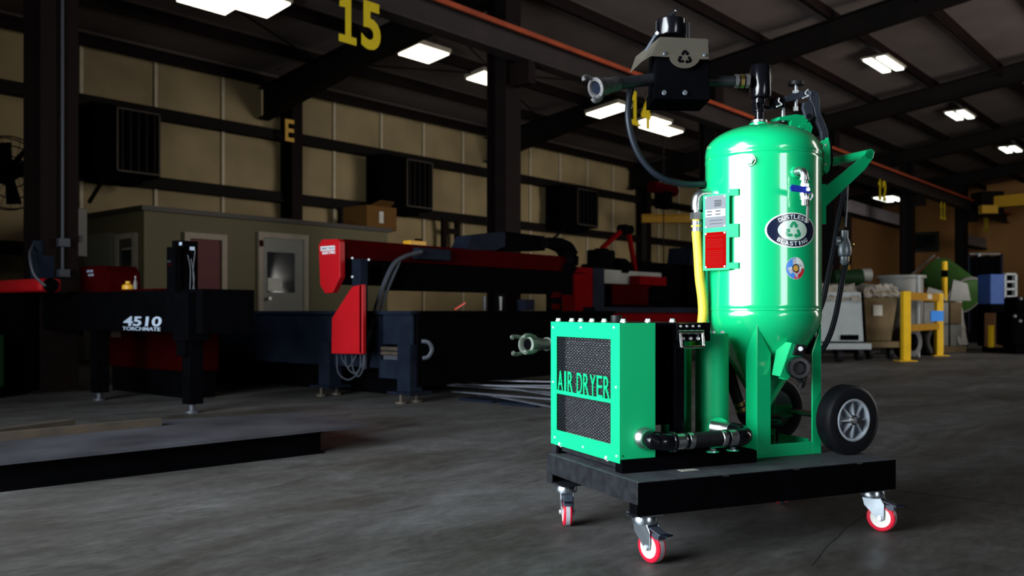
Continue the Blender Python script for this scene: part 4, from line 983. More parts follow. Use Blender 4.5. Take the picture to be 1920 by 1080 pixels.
# blue cabinet with white drawer fronts
d = 18.0
bc = thing('blue_bin_cabinet', 'blue cabinet with white framed open bins on a trolley', 'cabinet', W, (wp(1875, 0, d).x, d, 0))
xa, xm, xb = wp(1857, 0, d).x, wp(1885, 0, d).x, wp(1905, 0, d).x; z0, z1 = wp(0, 570, d).z, wp(0, 514, d).z
part('side', MB().box(xa, xm, d, d+0.5, z0, z1), M_bcab, bc, bevel=0.01)
part('back', MB().box(xm, xb, d+0.1, d+0.5, z0, z1), M_mblk, bc)
for k in range(5):
    z = z0+(z1-z0)*k/4; part('divider', MB().box(xm, xb, d-0.01, d+0.1, z-0.02, z+0.02), M_white, bc)
part('edge', MB().box(xb-0.02, xb+0.02, d-0.01, d+0.1, z0, z1), M_white, bc); part('edge', MB().box(xm-0.02, xm+0.02, d-0.01, d+0.1, z0, z1), M_white, bc)
part('trolley', MB().box(xa, xb+0.3, d, d+0.5, 0.08, z0-0.002), M_mblk, bc)
for x in (xa+0.1, xb): part('wheel', MB().cyl((x, d+0.2, 0.08), (x+0.05, d+0.2, 0.08), 0.08, n=12), M_rubber, bc)
bb2 = thing('brown_carton', 'brown carton standing below the blue cabinet', 'box', W, (wp(1880, 0, 17.2).x, 17.2, 0))
part('carton', MB().box(wp(1866, 0, 17.2).x, wp(1896, 0, 17.2).x, 17.2, 17.6, 0.1, wp(0, 587, 17.2).z), M_brown, bb2, bevel=0.01)
part('base', MB().box(wp(1864, 0, 17.2).x, wp(1905, 0, 17.2).x, 17.15, 17.65, 0, 0.1), M_mblk, bb2)
part('yellow_strap', MB().box(wp(1858, 0, 17.2).x, wp(1864, 0, 17.2).x, 17.2, 17.3, 0.1, wp(0, 610, 17.2).z), M_gpost, bb2)
mc = thing('black_machine_parts', 'cluster of black machine parts with chrome knobs at the right edge', 'machine', W, (wp(1912, 0, 16.5).x, 16.5, 0))
xa = wp(1898, 0, 16.5).x
part('body', MB().box(xa, xa+1.2, 16.5, 17.1, 0.15, wp(0, 585, 16.5).z), M_mblk, mc, bevel=0.05)
part('upper_body', MB().box(xa+0.1, xa+1.2, 16.55, 17.0, wp(0, 585, 16.5).z, wp(0, 556, 16.5).z), M_mblk, mc, bevel=0.05)
part('base', MB().box(xa+0.1, xa+1.1, 16.55, 17.0, 0, 0.15), M_mblk, mc)
for x, y in ((1903, 593), (1913, 602), (1914, 560)): c = wp(x, y, 16.45); part('knob', MB().sphere(c, 0.03), M_lgrey, mc, smooth=True)
# pale beams hung in front of the far wall, and orange bridge crane far right
for i, (xa, ya, xb, yb, dd_, h, lab) in enumerate(((1590, 387, 1686, 414, 30.5, 0.42, 'long pale grey beam across the tan wall behind the vessel handle'), (1796, 447, 1860, 460, 37.5, 0.42, 'short pale grey beam between the two far columns'))):
    a, b2 = wp(xa, ya, dd_), wp(xb, yb, dd_+4.5*(1 if i == 0 else 0.7))
    o = thing('header_beam', lab, 'beam', W, a, group='pale header beams')
    part('beam', MB().bar(a, b2, 0.2, h), M_duct, o)
    part('dark_lintel', MB().bar(a-V(0, 0, h*0.6), b2-V(0, 0, h*0.6), 0.25, 0.08), M_girt, o)
    part('support', MB().bar(a-V(0, 0, 0.2), V(a.x, a.y, 0), 0.18, 0.18, up=(0, 1, 0)), M_girt, o)
bcx = thing('bridge_crane', 'orange yellow bridge crane girder at the far right', 'crane beam', W, wp(1865, 378, 34))
a, b2 = wp(1862, 380, 34), wp(2000, 368, 31.5)
part('girder', MB().bar(a, b2, 0.5, 0.42), M_yell_o, bcx)
part('end_truck', MB().box(a.x-0.6, a.x+0.25, 33.7, 34.5, a.z-0.5, a.z+0.4), M_girt, bcx)
part('yellow_bumper', MB().obox(wp(1853, 393, 33.5), (0.3, 0, 0), (0, 0.13, 0), (0, 0, 0.15)), M_yell_o, bcx)

# ================================================================== CART
ZD = 0.256
UP = V(0, 0, 1)
cart = thing('platform_cart', 'low black steel platform cart on four red casters', 'cart', C, (0, 0, 0))
part('deck', MB().box(0.004, 1.066, 0.004, 0.626, ZD-0.006, ZD), M_deck, cart)
part('front_rail', MB().box(0, 1.07, 0.0, 0.006, 0.150, ZD-0.002).box(0, 1.07, 0.006, 0.04, 0.150, 0.156), M_frame, cart, bevel=0.0015)
part('side_rail', MB().box(-0.004, 0.0, 0.0, 0.63, 0.185, ZD-0.001).box(0.0, 0.05, 0.04, 0.58, 0.185, 0.19), M_rail, cart, bevel=0.0015)
part('side_rail', MB().box(1.066, 1.07, 0.006, 0.63, 0.155, ZD-0.002), M_frame, cart)
part('rear_rail', MB().box(0.0, 1.066, 0.624, 0.63, 0.155, ZD-0.006), M_frame, cart)
part('corner_angle', MB().box(-0.004, 0.0, -0.001, 0.045, 0.150, 0.187), M_frame, cart)
part('corner_foot', MB().box(-0.022, 0.0, 0.0, 0.04, 0.150, 0.156), M_rail, cart)
part('caster_plate', MB().box(0.0, 0.12, 0.51, 0.63, 0.150, 0.156), M_rail, cart)
part('corner_angle', MB().box(-0.004, 0.0, 0.585, 0.63, 0.150, 0.187), M_rail, cart)
for a in (0.33, 0.62, 0.9):
    part('weld_bead', MB().cyl((a-0.012, 0.0, ZD-0.003), (a+0.012, 0.0, ZD-0.003), 0.0022, n=6), M_steel, cart)
part('tape_patch', MB().box(0.235, 0.30, 0.105, 0.135, ZD, ZD+0.0008), M_paper, cart, label='small pale tape patch')
part('drain_stub', MB().cyl((0.60, 0.05, 0.125), (0.60, 0.05, 0.152), 0.010, n=8), M_rubber, cart)
def caster(a, b, ang, R=0.05, zp=0.150):
    c = V(a, b, 0); h = V(math.cos(ang), math.sin(ang), 0); s = V(-h.y, h.x, 0)      # trail direction, axle direction
    wc = c+h*0.032+UP*R
    top = part('caster', MB().box(a-0.042, a+0.042, b-0.042, b+0.042, zp-0.006, zp), M_zinc, cart)
    part('swivel_head', MB().lathe([(0.026, zp-0.034), (0.040, zp-0.032), (0.042, zp-0.02), (0.038, zp-0.008), (0.034, zp-0.006)], c, n=24), M_zinc, top, smooth=True)
    fk = MB()
    for k in (-1, 1):
        o = c+s*(k*0.021)
        pts = [o-h*0.030+UP*(zp-0.030), o+h*0.034+UP*(zp-0.030), o+h*0.048+UP*(zp-0.052), o+h*0.046+UP*(R-0.004), o+h*0.034+UP*(R-0.012), o+h*0.022+UP*(R-0.004), o-h*0.022+UP*(zp-0.060)]
        fk.poly(pts, s*(k*0.003))
    fk.poly([c-h*0.030-s*0.021+UP*(zp-0.034), c+h*0.036-s*0.021+UP*(zp-0.034), c+h*0.036+s*0.021+UP*(zp-0.034), c-h*0.030+s*0.021+UP*(zp-0.034)], UP*0.004)
    part('fork', fk, M_zinc, top, bevel=0.001)
    part('axle_bolt', MB().cyl(wc-s*0.029, wc+s*0.029, 0.008, n=6), M_bolt, top)
    br = MB().poly([c+h*0.030-s*0.020+UP*(zp-0.040), c+h*0.085-s*0.017+UP*(zp-0.058), c+h*0.085+s*0.017+UP*(zp-0.058), c+h*0.030+s*0.020+UP*(zp-0.040)], UP*0.005)
    br.obox(c+h*0.062+UP*(zp-0.062), h*0.016, s*0.016, UP*0.009)
    part('brake', br, M_gun, top, bevel=0.001)
    part('brake_pedal', MB().poly([c+h*0.082-s*0.016+UP*(zp-0.056), c+h*0.112-s*0.013+UP*(zp-0.054), c+h*0.112+s*0.013+UP*(zp-0.054), c+h*0.082+s*0.016+UP*(zp-0.056)], UP*0.004), M_mblue, top)
    part('wheel_tread', MB().lathe([(R-0.004, -0.0085), (R, -0.0075), (R, 0.0075), (R-0.004, 0.0085)], wc, s, n=36, closed=False), M_grey_w, top, smooth=True)
    for k in (-1, 1):
        part('red_ring', MB().lathe([(R-0.0145, 0.0165*k), (R-0.004, 0.0155*k), (R-0.0006, 0.012*k), (R-0.0006, 0.0076*k), (R-0.0145, 0.0076*k)], wc, s, n=36, closed=True), M_red_w, top, smooth=True)
        part('white_hub', MB().lathe([(0.006, 0.0145*k), (0.012, 0.0165*k), (0.020, 0.0140*k), (R-0.0147, 0.0160*k), (R-0.0147, 0.004*k)], wc, s, n=30), M_white_w, top, smooth=True)
th = lambda dx, dy: math.atan2(dy, dx)-CANG
caster(0.055, 0.050, th(0.56, -0.83))
caster(1.015, 0.055, th(0.78, -0.63))
caster(0.055, 0.585, th(0.03, -1.0))
caster(1.010, 0.570, th(0.6, -0.8))

# ================================================================== AIR DRYER
dz = ZD+0.0005
dry = thing('air_dryer', 'green air dryer unit with mesh grille and AIR DRYER lettering on the cart', 'air dryer', C, (0.03, 0.15, ZD))
a0, a1, b0, b1, z0, z1 = 0.026, 0.163, 0.155, 0.655, 0.300, 0.744
# base skid
part('skid_rail', MB().box(0.03, 0.575, 0.148, 0.19, dz, 0.298), M_frame, dry, bevel=0.002)
part('skid_rail', MB().box(0.03, 0.575, 0.60, 0.642, dz, 0.298), M_frame, dry, bevel=0.002)
part('skid_cross', MB().box(0.04, 0.075, 0.192, 0.59, 0.268, 0.298), M_rail, dry)
part('skid_cross', MB().box(0.53, 0.565, 0.192, 0.60, 0.262, 0.298), M_rail, dry)
part('skid_plate', MB().box(0.034, 0.572, 0.16, 0.63, 0.298, 0.3005), M_frame, dry)
part('skid_foot', MB().box(0.028, 0.05, 0.615, 0.655, dz, 0.298), M_rail, dry)
for b in (0.58, 0.24): part('skid_bolt', MB().hexbolt((0.034, b, 0.293), (-1, 0, 0.2), 0.008, 0.012), M_bolt, dry)
# green housing: left face frame with openings
ob0, ob1 = 0.213, 0.608; oz0, oz1 = 0.344, 0.690; cz0, cz1 = 0.479, 0.492
T = 0.003
fr = MB()
fr.box(a0, a0+T, b0, b1, oz1, z1).box(a0, a0+T, b0, b1, z0-0.012, oz0).box(a0, a0+T, b0, ob0, oz0, oz1).box(a0, a0+T, ob1, b1, oz0, oz1).box(a0, a0+T, ob0, ob1, cz0, cz1)
part('front_panel', fr, M_gsat, dry, bevel=0.0008)
part('side_panel', MB().box(a0+T+0.001, a1, b0, b0+T, z0, z1), M_gsat, dry, bevel=0.0012)
part('side_panel', MB().box(a0+T+0.001, a1, b1-T, b1, z0, z1), M_gsat, dry, bevel=0.0012)
part('top_lid', MB().box(a0+0.004, a1-0.002, b0+0.006, b1-0.006, z1-0.004, z1+0.001), M_black, dry)
part('cabinet_back', MB().box(a1-0.004, a1-0.001, b0+T, b1-T, z0, z1-0.004), M_black, dry)
# letters
txt = 'AIR DRYER'; span = ob1-ob0-0.010; adv = [1, .62, 1, .45, 1, 1, 1, .95, 1.0]; tot = sum(adv); x = ob1-0.006
for ch, w in zip(txt, adv):
    ww = span*w/tot
    if ch != ' ':
        mb = MB(); lw = ww*0.80 if ch != 'I' else ww*0.38
        text(mb, ch, (a0+T, x-(ww-lw)/2, cz1-0.001), (0, -1, 0), (0, 0, 1), lw, 0.074, 0.003, -0.004)
        part('letter', mb, M_gsat, dry)
    x -= ww
# expanded mesh
me = MB(); pitch = 0.0235; ab = a0+T+0.004; H = oz1-oz0; Wd = ob1-ob0; k = 0.49      # strand slope dz/db
nn = int((Wd+H/k)/pitch)+1
for i in range(nn):
    for sgn in (1, -1):
        bs = ob0-H/k+i*pitch
        p, q = (bs, oz0), (bs+H/k, oz1)
        # clip to opening in b
        def clip(p, q):
            (x0_, y0_), (x1_, y1_) = p, q
            t0_, t1_ = max(0, (ob0-x0_)/(x1_-x0_)), min(1, (ob1-x0_)/(x1_-x0_))
            if t0_ >= t1_: return None
            return (x0_+(x1_-x0_)*t0_, y0_+(y1_-y0_)*t0_), (x0_+(x1_-x0_)*t1_, y0_+(y1_-y0_)*t1_)
        r = clip(p, q)
        if r is None: continue
        (xa, ya), (xb, yb) = r
        if sgn < 0: ya, yb = oz0+oz1-ya, oz0+oz1-yb
        me.bar((ab, xa, ya), (ab, xb, yb), 0.0034, 0.0022, up=(1, 0, 0))
part('mesh_grille', me, M_mesh, dry, kind='stuff', label='black expanded metal mesh')
part('cooler_core', MB().box(a0+0.030, a0+0.10, b0+0.02, b1-0.085, oz0-0.02, oz1+0.02), M_fin, dry)
fins = MB()
for i in range(44):
    z = oz0-0.01+(oz1-oz0+0.02)*i/43; fins.box(a0+0.014, a0+0.031, b0+0.03, b1-0.09, z-0.0020, z+0.0020)
part('cooler_fin_rows', fins, M_finl, dry, kind='stuff')
part('core_side_plate', MB().box(a0+0.02, a0+0.10, b1-0.09, b1-0.082, oz0-0.02, oz1+0.02), M_steel, dry)
# screws on the face
for (x, y) in ((1037, 614), (1089, 614), (1151, 614), (1037, 716), (1155, 726), (1040, 820), (1093, 838), (1156, 855)):
    p = C.px(x, y, a0); part('screw', MB().cyl(p, p-V(0.003, 0, 0), 0.0048, 0.003, n=10), M_bolt, dry, smooth=True)
for (a, z) in ((0.05, z1+0.0), (0.14, z1+0.0)):
    part('screw', MB().cyl((a, b0+0.012, z), (a, b0+0.012, z+0.005), 0.005, n=10), M_bolt, dry)
for (a, b) in ((0.045, 0.63), (0.06, 0.55), (0.07, 0.50), (0.06, 0.40), (0.075, 0.34), (0.09, 0.24), (0.20, 0.26), (0.30, 0.26)):
    part('lid_bolt', MB().hexbolt((a, b, z1+0.002), (0, 0, 1), 0.008, 0.011), M_bolt, dry)
part('drain_hole_shade', MB().cyl((0.038, b0-0.0004, 0.312), (0.038, b0-0.0001, 0.312), 0.004, n=10), M_ghole, dry)  # flat disc, the hole's shade is painted in its colour
# frame behind: black top, posts, latch, fan knob
part('top_frame', MB().box(0.163, 0.40, 0.185, 0.64, 0.735, 0.744).box(0.30, 0.405, 0.185, 0.19, 0.68, 0.744), M_black, dry, bevel=0.001)
for (a, b) in ((0.269, 0.205), (0.335, 0.62), (0.19, 0.62)): part('frame_post', MB().box(a, a+0.04, b-0.005, b+0.03, 0.30, 0.735), M_black, dry, bevel=0.002)
part('cap_knob', MB().cyl((0.135, 0.36, 0.745), (0.135, 0.36, 0.768), 0.02, n=16), M_rubber, dry, smooth=True)
pl = part('latch_plate', MB().box(0.262, 0.362, 0.175, 0.184, 0.682, 0.742), M_black, dry, bevel=0.002)
for i in range(4):
    a = 0.275+0.025*i; part('rivet', MB().cyl((a, 0.175, 0.732), (a, 0.170, 0.732), 0.004, n=8), M_bolt, pl)
for i in range(3):
    a = 0.285+0.03*i; part('rivet', MB().cyl((a, 0.175, 0.69), (a, 0.169, 0.69), 0.0055, n=8), M_bolt, pl)
part('hinge_pin', MB().cyl((0.262, 0.168, 0.712), (0.364, 0.168, 0.712), 0.007, n=10), M_steel, pl, smooth=True)
part('handle_loop', MB().tube([(0.268, 0.166, 0.712), (0.268, 0.160, 0.672), (0.276, 0.158, 0.662), (0.350, 0.158, 0.662), (0.358, 0.160, 0.672), (0.358, 0.166, 0.712)], 0.0048, 8), M_steel, pl, smooth=True)
# black compressor body and cord
part('compressor_body', MB().lathe([(0.03, 0.40), (0.075, 0.42), (0.078, 0.47), (0.078, 0.66), (0.07, 0.70), (0.03, 0.72)], (0.255, 0.40, 0), n=24), M_black, dry, smooth=True)
part('compressor_foot', MB().cyl((0.255, 0.40, 0.3005), (0.255, 0.40, 0.41), 0.03, n=12), M_black, dry)
part('cord', MB().tube([(0.24, 0.22, 0.305), (0.262, 0.215, 0.35), (0.285, 0.22, 0.40), (0.31, 0.225, 0.395), (0.305, 0.23, 0.34), (0.31, 0.23, 0.303)], 0.0035, 6), M_rubber, dry, smooth=True)
part('black_panel', MB().box(0.166, 0.378, 0.300, 0.304, 0.385, 0.734), M_frame, dry)
# green filter canisters
def canister(a, b, r, zt):
    o = part('filter_canister', MB().lathe([(r, 0.3005), (r, zt-0.006), (r-0.004, zt), (0.004, zt+0.003)], (a, b, 0), n=40), M_gsat, dry, smooth=True)
    return o
cn = canister(0.497, 0.300, 0.059, 0.704)
canister(0.432, 0.43, 0.056, 0.700)
pp = C.py(1318, 627, 0.26); part('cap_bolt', MB().hexbolt((0.475, 0.262, 0.705), UP, 0.006, 0.008), M_bolt, cn); part('cap_bolt', MB().hexbolt((0.515, 0.262, 0.705), UP, 0.006, 0.008), M_bolt, cn)
# pipe loop in front
ZP = 0.362; BP = 0.100
g = C.py(1205, 818, b0); ga_ = g.x; ZP1 = 0.368
part('weld_collar', MB().lathe([(0.036, 0), (0.036, 0.012), (0.033, 0.018), (0.02, 0.018)], (ga_, b0, ZP1), (0, -1, 0), n=28), M_galv, dry, smooth=True)
part('threaded_nipple', MB().lathe([(0.028, 0.016), (0.030, 0.02), (0.028, 0.024), (0.030, 0.028), (0.028, 0.032), (0.029, 0.045)], (ga_, b0, ZP1), (0, -1, 0), n=24), M_galv, dry, smooth=True)
el = [V(ga_, b0-0.042, ZP1), V(ga_+0.001, b0-0.062, ZP1-0.002), V(ga_+0.012, BP-0.002, ZP1-0.004), V(ga_+0.035, BP-0.012, ZP1-0.006), V(ga_+0.07, BP-0.012, ZP1-0.008)]
part('black_elbow', MB().tube(el, 0.0295, 18), M_black, dry, smooth=True)
zz = ZP1-0.009; yy = BP-0.012
def seg(x0, x1, r, m, nm): return part(nm, MB().lathe([(r-0.002, 0), (r, 0.002), (r, x1-x0-0.002), (r-0.002, x1-x0)], (x0, yy, zz), (1, 0, 0), n=24), m, dry, smooth=True)
xs = ga_+0.062
seg(xs, xs+0.014, 0.034, M_black, 'elbow_bead')
seg(xs+0.014, xs+0.055, 0.026, M_galv, 'hose_clamp')
seg(xs+0.050, xs+0.064, 0.029, M_black, 'coupling_ring')
seg(xs+0.064, xs+0.084, 0.0275, M_galv, 'hose_clamp')
seg(xs+0.084, xs+0.196, 0.0265, M_rubber, 'rubber_hose')
seg(xs+0.196, xs+0.216, 0.0275, M_galv, 'hose_clamp')
seg(xs+0.212, xs+0.226, 0.029, M_black, 'coupling_ring')
seg(xs+0.226, xs+0.262, 0.0275, M_galv, 'hose_clamp')
xe = xs+0.258
part('black_elbow', MB().tube([V(xe, yy, zz), V(xe+0.028, yy, zz+0.001), V(xe+0.050, yy+0.018, zz+0.004), V(xe+0.052, yy+0.048, zz+0.008), V(xe+0.046, yy+0.075, zz+0.010)], 0.030, 18), M_black, dry, smooth=True)
ni = [V(xe+0.046, yy+0.070, zz+0.010), V(xe+0.03, yy+0.11, zz+0.014), V(xe+0.008, yy+0.14, zz+0.018)]
part('galvanised_elbow', MB().tube(ni, 0.0265, 18), M_galv, dry, smooth=True)
part('weld_neck', MB().tube([V(0.475, 0.235, zz+0.018), V(0.455, 0.205, zz+0.018)], 0.036, 20, smooth=False), M_green, dry, smooth=True)
for a in (0.40, 0.485): part('base_bolt', MB().hexbolt((a, 0.165, 0.3006), UP, 0.010, 0.012), M_zinc, dry); 
for a in (0.40, 0.485): part('weld_drip', MB().cyl((a, 0.165, 0.3005), (a, 0.165, 0.303), 0.022, n=14), M_green, dry)
# claw coupling at the rear
c0 = C.pd(1032, 645, 3.52); c1 = C.pd(985, 646, 3.40); ax = (c1-c0).normalized(); L = (c1-c0).length
cc = part('inlet_coupling', MB().lathe([(0.019, -0.05), (0.024, 0.0), (0.024, L*0.10), (0.027, L*0.10), (0.027, L*0.16), (0.022, L*0.18), (0.022, L*0.42), (0.025, L*0.45), (0.025, L*0.56), (0.030, L*0.62), (0.036, L*0.82), (0.038, L*0.98), (0.030, L*1.0), (0.024, L*0.96), (0.020, L*0.80)], c0, ax, n=28), M_castg, dry, smooth=True, label='cast claw hose coupling')
part('bore', MB().cyl(c0+ax*L*0.82, c0+ax*L*0.90, 0.0205, n=20), M_mblk, cc)
xx, yy2, dd = MB.basis(ax)
for t in (0.9, 2.5, 4.0, 5.6):
    e = xx*math.cos(t)+yy2*math.sin(t)
    part('claw', MB().tube([c0+ax*L*0.80+e*0.036, c0+ax*L*1.02+e*0.046, c0+ax*L*1.22+e*0.047, c0+ax*L*1.27+e*0.037], 0.0075, 8), M_castg, cc, smooth=True)
part('inlet_pipe', MB().cyl(c0-ax*0.04, V(0.12, 0.66, c0.z), 0.018, n=14), M_galv, dry)

# ================================================================== BLAST POT
CA, CB, RV = 0.775, 0.360, 0.2125
pot = thing('blast_pot', 'tall green blast pot on two wheels with DUSTLESS BLASTING decal', 'blasting pot', C, (CA, CB, ZD))
prof = [(0.028, 0.40), (0.030, 0.425), (0.170, 0.665), (0.186, 0.692), (0.200, 0.715), (0.209, 0.740), (RV, 0.765), (RV, 0.782), (RV-0.002, 0.786), (RV-0.002, 0.792), (RV+0.001, 0.797), (RV, 0.806), (RV, 1.335)]
zs0 = 1.384; hh = 0.102
prof += [(RV+0.0016, 1.344), (RV+0.0016, 1.350), (RV-0.0018, 1.356), (RV-0.0018, 1.362), (RV+0.0012, 1.370), (RV+0.0006, 1.378), (RV, zs0)]
for i in range(1, 13):
    t = PI/2*i/12; prof.append((max(RV*math.cos(t), 0.002), zs0+hh*math.sin(t)))
vessel = part('vessel', MB().lathe(prof, (CA, CB, 0), n=96), M_green, pot, smooth=True)
vessel.data.set_sharp_from_angle(angle=math.radians(60))
for z in (0.789, 1.359):
    part('weld_seam', MB().lathe([(RV-0.002, -0.006), (RV+0.0012, -0.003), (RV+0.0012, 0.003), (RV-0.002, 0.006)], (CA, CB, z), n=72, closed=True), M_green, vessel, smooth=True)
def ang_of(x, y=400):           # azimuth on the vessel of an image column (near side)
    r = C.ray(x, y); P = V(0, 0, EYE); o = C.l(P); d2_ = C.l(P+r)-o
    ox, oy = o.x-CA, o.y-CB; a = d2_.x**2+d2_.y**2; b = 2*(ox*d2_.x+oy*d2_.y); c = ox*ox+oy*oy-RV*RV
    disc = max(b*b-4*a*c, 0); t = (-b-math.sqrt(disc))/(2*a); p = o+d2_*t
    return math.atan2(p.y-CB, p.x-CA), p.z
def cylp(th_, z, r): return V(CA+r*math.cos(th_), CB+r*math.sin(th_), z)

# legs and foot frame
LA0, LA1, LB0, LB1 = 0.628, 0.925, 0.213, 0.507
def leg(ca, cb, sa, sb, ztop):
    w = 0.062 if sa > 0 else 0.042; t = 0.006
    mb = MB()
    mb.poly([(ca, cb, ZD+0.0005), (ca+sa*w, cb, ZD+0.0005), (ca+sa*w, cb, ztop-0.105), (ca, cb, ztop)], (0, sb*t, 0))
    mb.poly([(ca, cb+sb*t, ZD+0.0005), (ca, cb+sb*w, ZD+0.0005), (ca, cb+sb*w, ztop-0.105), (ca, cb+sb*t, ztop)], (sa*t, 0, 0))
    return part('leg', mb, M_green, pot, bevel=0.001)
leg(LA0, LB0, 1, 1, 0.735); leg(LA1, LB0, -1, 1, 0.735); leg(LA0, LB1, 1, -1, 0.735); leg(LA1, LB1, -1, -1, 0.735)
for b, nm in ((LB0, 1), (LB1-0.005, 0)):
    part('foot_bar', MB().box(LA0+0.0625, LA1-0.043, b, b+0.005, ZD+0.0005, 0.303), M_green, pot, bevel=0.001)
for a in (LA0, LA1-0.005):
    part('foot_bar', MB().box(a, a+0.005, LB0+0.063, LB1-0.063, ZD+0.0005, 0.303), M_green, pot, bevel=0.001)
part('floor_flange', MB().box(LA0+0.01, LA1-0.01, LB1-0.05, LB1-0.006, 0.2975, 0.303), M_green, pot)
# inner posts
part('inner_post', MB().box(0.735, 0.775, 0.40, 0.405, 0.303, 0.44), M_green, pot)
# axle and wheels
WA, WZ, WR = 1.000, 0.3845, 0.128
part('axle', MB().cyl((WA, 0.10, WZ), (WA, 0.62, WZ), 0.0125, n=12), M_steel, pot)
part('axle_arm', MB().box(0.915, WA+0.02, 0.235, 0.243, WZ-0.025, WZ+0.025), M_green, pot); part('axle_arm', MB().box(0.915, WA+0.02, 0.475, 0.483, WZ-0.025, WZ+0.025), M_green, pot)
def wheel(bc, sgn):
    c = V(WA, bc, WZ); ax = V(0, sgn, 0); hw = 0.034
    tp = [(0.076, -hw*0.95), (0.100, -hw), (0.119, -hw*0.92), (0.1255, -hw*0.72)]
    for k in range(7):
        f = -0.62+1.24*k/6; tp += [(WR, (f-0.07)*hw), (WR, (f+0.05)*hw), (WR-0.003, (f+0.07)*hw), (WR-0.003, (f+0.11)*hw)]
    tp += [(0.1255, hw*0.80), (0.119, hw*0.92), (0.112, hw*0.97), (0.1115, hw*0.93), (0.100, hw*1.0), (0.088, hw*0.98), (0.076, hw*0.95)]
    wt = part('wheel', MB().lathe(tp, c, ax, n=64, closed=True), M_tire, pot, smooth=True, label='solid black rubber tyre with grey spoked rim')
    rim = part('rim', MB().lathe([(0.078, hw*0.98), (0.073, hw*1.02), (0.069, hw*0.96), (0.064, -hw*0.1), (0.058, -hw*0.2), (0.015, -hw*0.2), (0.015, -hw*0.4), (0.078, -hw*0.6)], c, ax, n=48, closed=True), M_alu, wt, smooth=True)
    x, y, d = MB.basis(ax)
    for k in range(8):
        t = 2*PI*k/8; e = x*math.cos(t)+y*math.sin(t); g2 = d.cross(e)
        part('spoke', MB().poly([c-d*hw*0.2+e*0.016-g2*0.003, c-d*hw*0.2+e*0.062-g2*0.003, c+d*hw*0.75+e*0.067-g2*0.003, c+d*hw*1.0+e*0.018-g2*0.003], g2*0.006), M_alu, wt)
    part('hub', MB().lathe([(0.021, -hw*0.2), (0.021, hw*0.9), (0.018, hw*1.0), (0.004, hw*1.0)], c, ax, n=24), M_steel, wt, smooth=True)
    part('axle_nut', MB().cyl(c+d*hw*1.0, c+d*hw*1.25, 0.011, n=6).sphere(c+d*hw*1.25, 0.007), M_bolt, wt)
wheel(0.160, -1); wheel(0.560, 1)
# outlet, tee and tubes below the cone
part('outlet_tee', MB().cyl((CA, CB, 0.335), (CA, CB, 0.41), 0.03, n=18).cyl((CA-0.075, CB, 0.362), (CA+0.07, CB, 0.362), 0.026, n=18), M_black, pot, smooth=True)
part('clamp_bracket', MB().box(CA-0.095, CA-0.03, CB-0.06, CB-0.05, 0.385, 0.40), M_black, pot)
part('wing_bolt', MB().cyl((CA-0.085, CB-0.10, 0.395), (CA-0.085, CB-0.04, 0.395), 0.008, n=8).sphere((CA-0.085, CB-0.1, 0.455), 0.006), M_bolt, pot)
part('inner_shield', MB().box(0.77, 0.86, 0.45, 0.455, 0.31, 0.47), M_green, pot)
# pinch valve bracket (tilted channel) with black roller clamp
ch_o = [C.py(x, y, 0.165) for x, y in ((1485.5, 643), (1463.5, 706))]
d_ax = (ch_o[1]-ch_o[0]); Lc = d_ax.length; d_ax.normalize()
fw = V(1, 0, 0)-d_ax*d_ax.x; fw.normalize(); bk = V(-0.35, 1, 0); bk = (bk-d_ax*bk.dot(d_ax)-fw*bk.dot(fw)*0.0).normalized()
W_, D_ = 0.066, 0.06
mb = MB(); o_ = ch_o[0]; e_ = ch_o[1]
mb.poly([o_, o_+fw*W_, e_+fw*W_*0.55, e_], bk*0.004)
mb.poly([o_, o_+bk*D_, e_+bk*D_*0.6, e_], fw*0.004)
mb.poly([o_+fw*W_, o_+fw*W_+bk*D_, e_+fw*W_*0.55+bk*D_*0.6, e_+fw*W_*0.55], fw*-0.004)
br = part('valve_bracket', mb, M_gsat, pot, bevel=0.0008)
fp = lambda x, y, b_=0.155: C.py(x, y, b_)
part('rubber_pad', MB().poly([fp(1495, 646), fp(1513, 647), fp(1508, 668), fp(1489, 666)], (0, 0.01, 0)), M_rubber, br)
part('pad_bolt', MB().cyl(fp(1501, 654, 0.156), fp(1501, 654, 0.148), 0.010, 0.008, n=12), M_bolt, br, smooth=True)
rc_ = fp(1499, 690, 0.115)
axr = V(-0.42, -0.9, 0).normalized()
part('clamp_roller', MB().lathe([(0.020, -0.045), (0.037, -0.045), (0.039, -0.040), (0.039, 0.0), (0.036, 0.004), (0.024, 0.004), (0.022, -0.03)], rc_-axr*0.0, axr, n=30, closed=True), M_black, br, smooth=True)
part('roller_core', MB().cyl(rc_-axr*0.04, rc_-axr*0.012, 0.022, n=20), M_rubber, br, smooth=True)
part('strap_bolt', MB().cyl(fp(1482, 697, 0.15), fp(1482, 697, 0.138), 0.009, 0.007, n=12), M_bolt, br, smooth=True)
part('rubber_finger', MB().tube([fp(1497, 705, 0.14), fp(1503, 715, 0.14), fp(1501, 727, 0.145)], lambda t: 0.014-0.005*t, 10), M_rubber, br, smooth=True)
part('rubber_finger', MB().tube([fp(1510, 704, 0.15), fp(1507, 716, 0.15), fp(1505, 725, 0.15)], 0.008, 10), M_rubber, br, smooth=True)
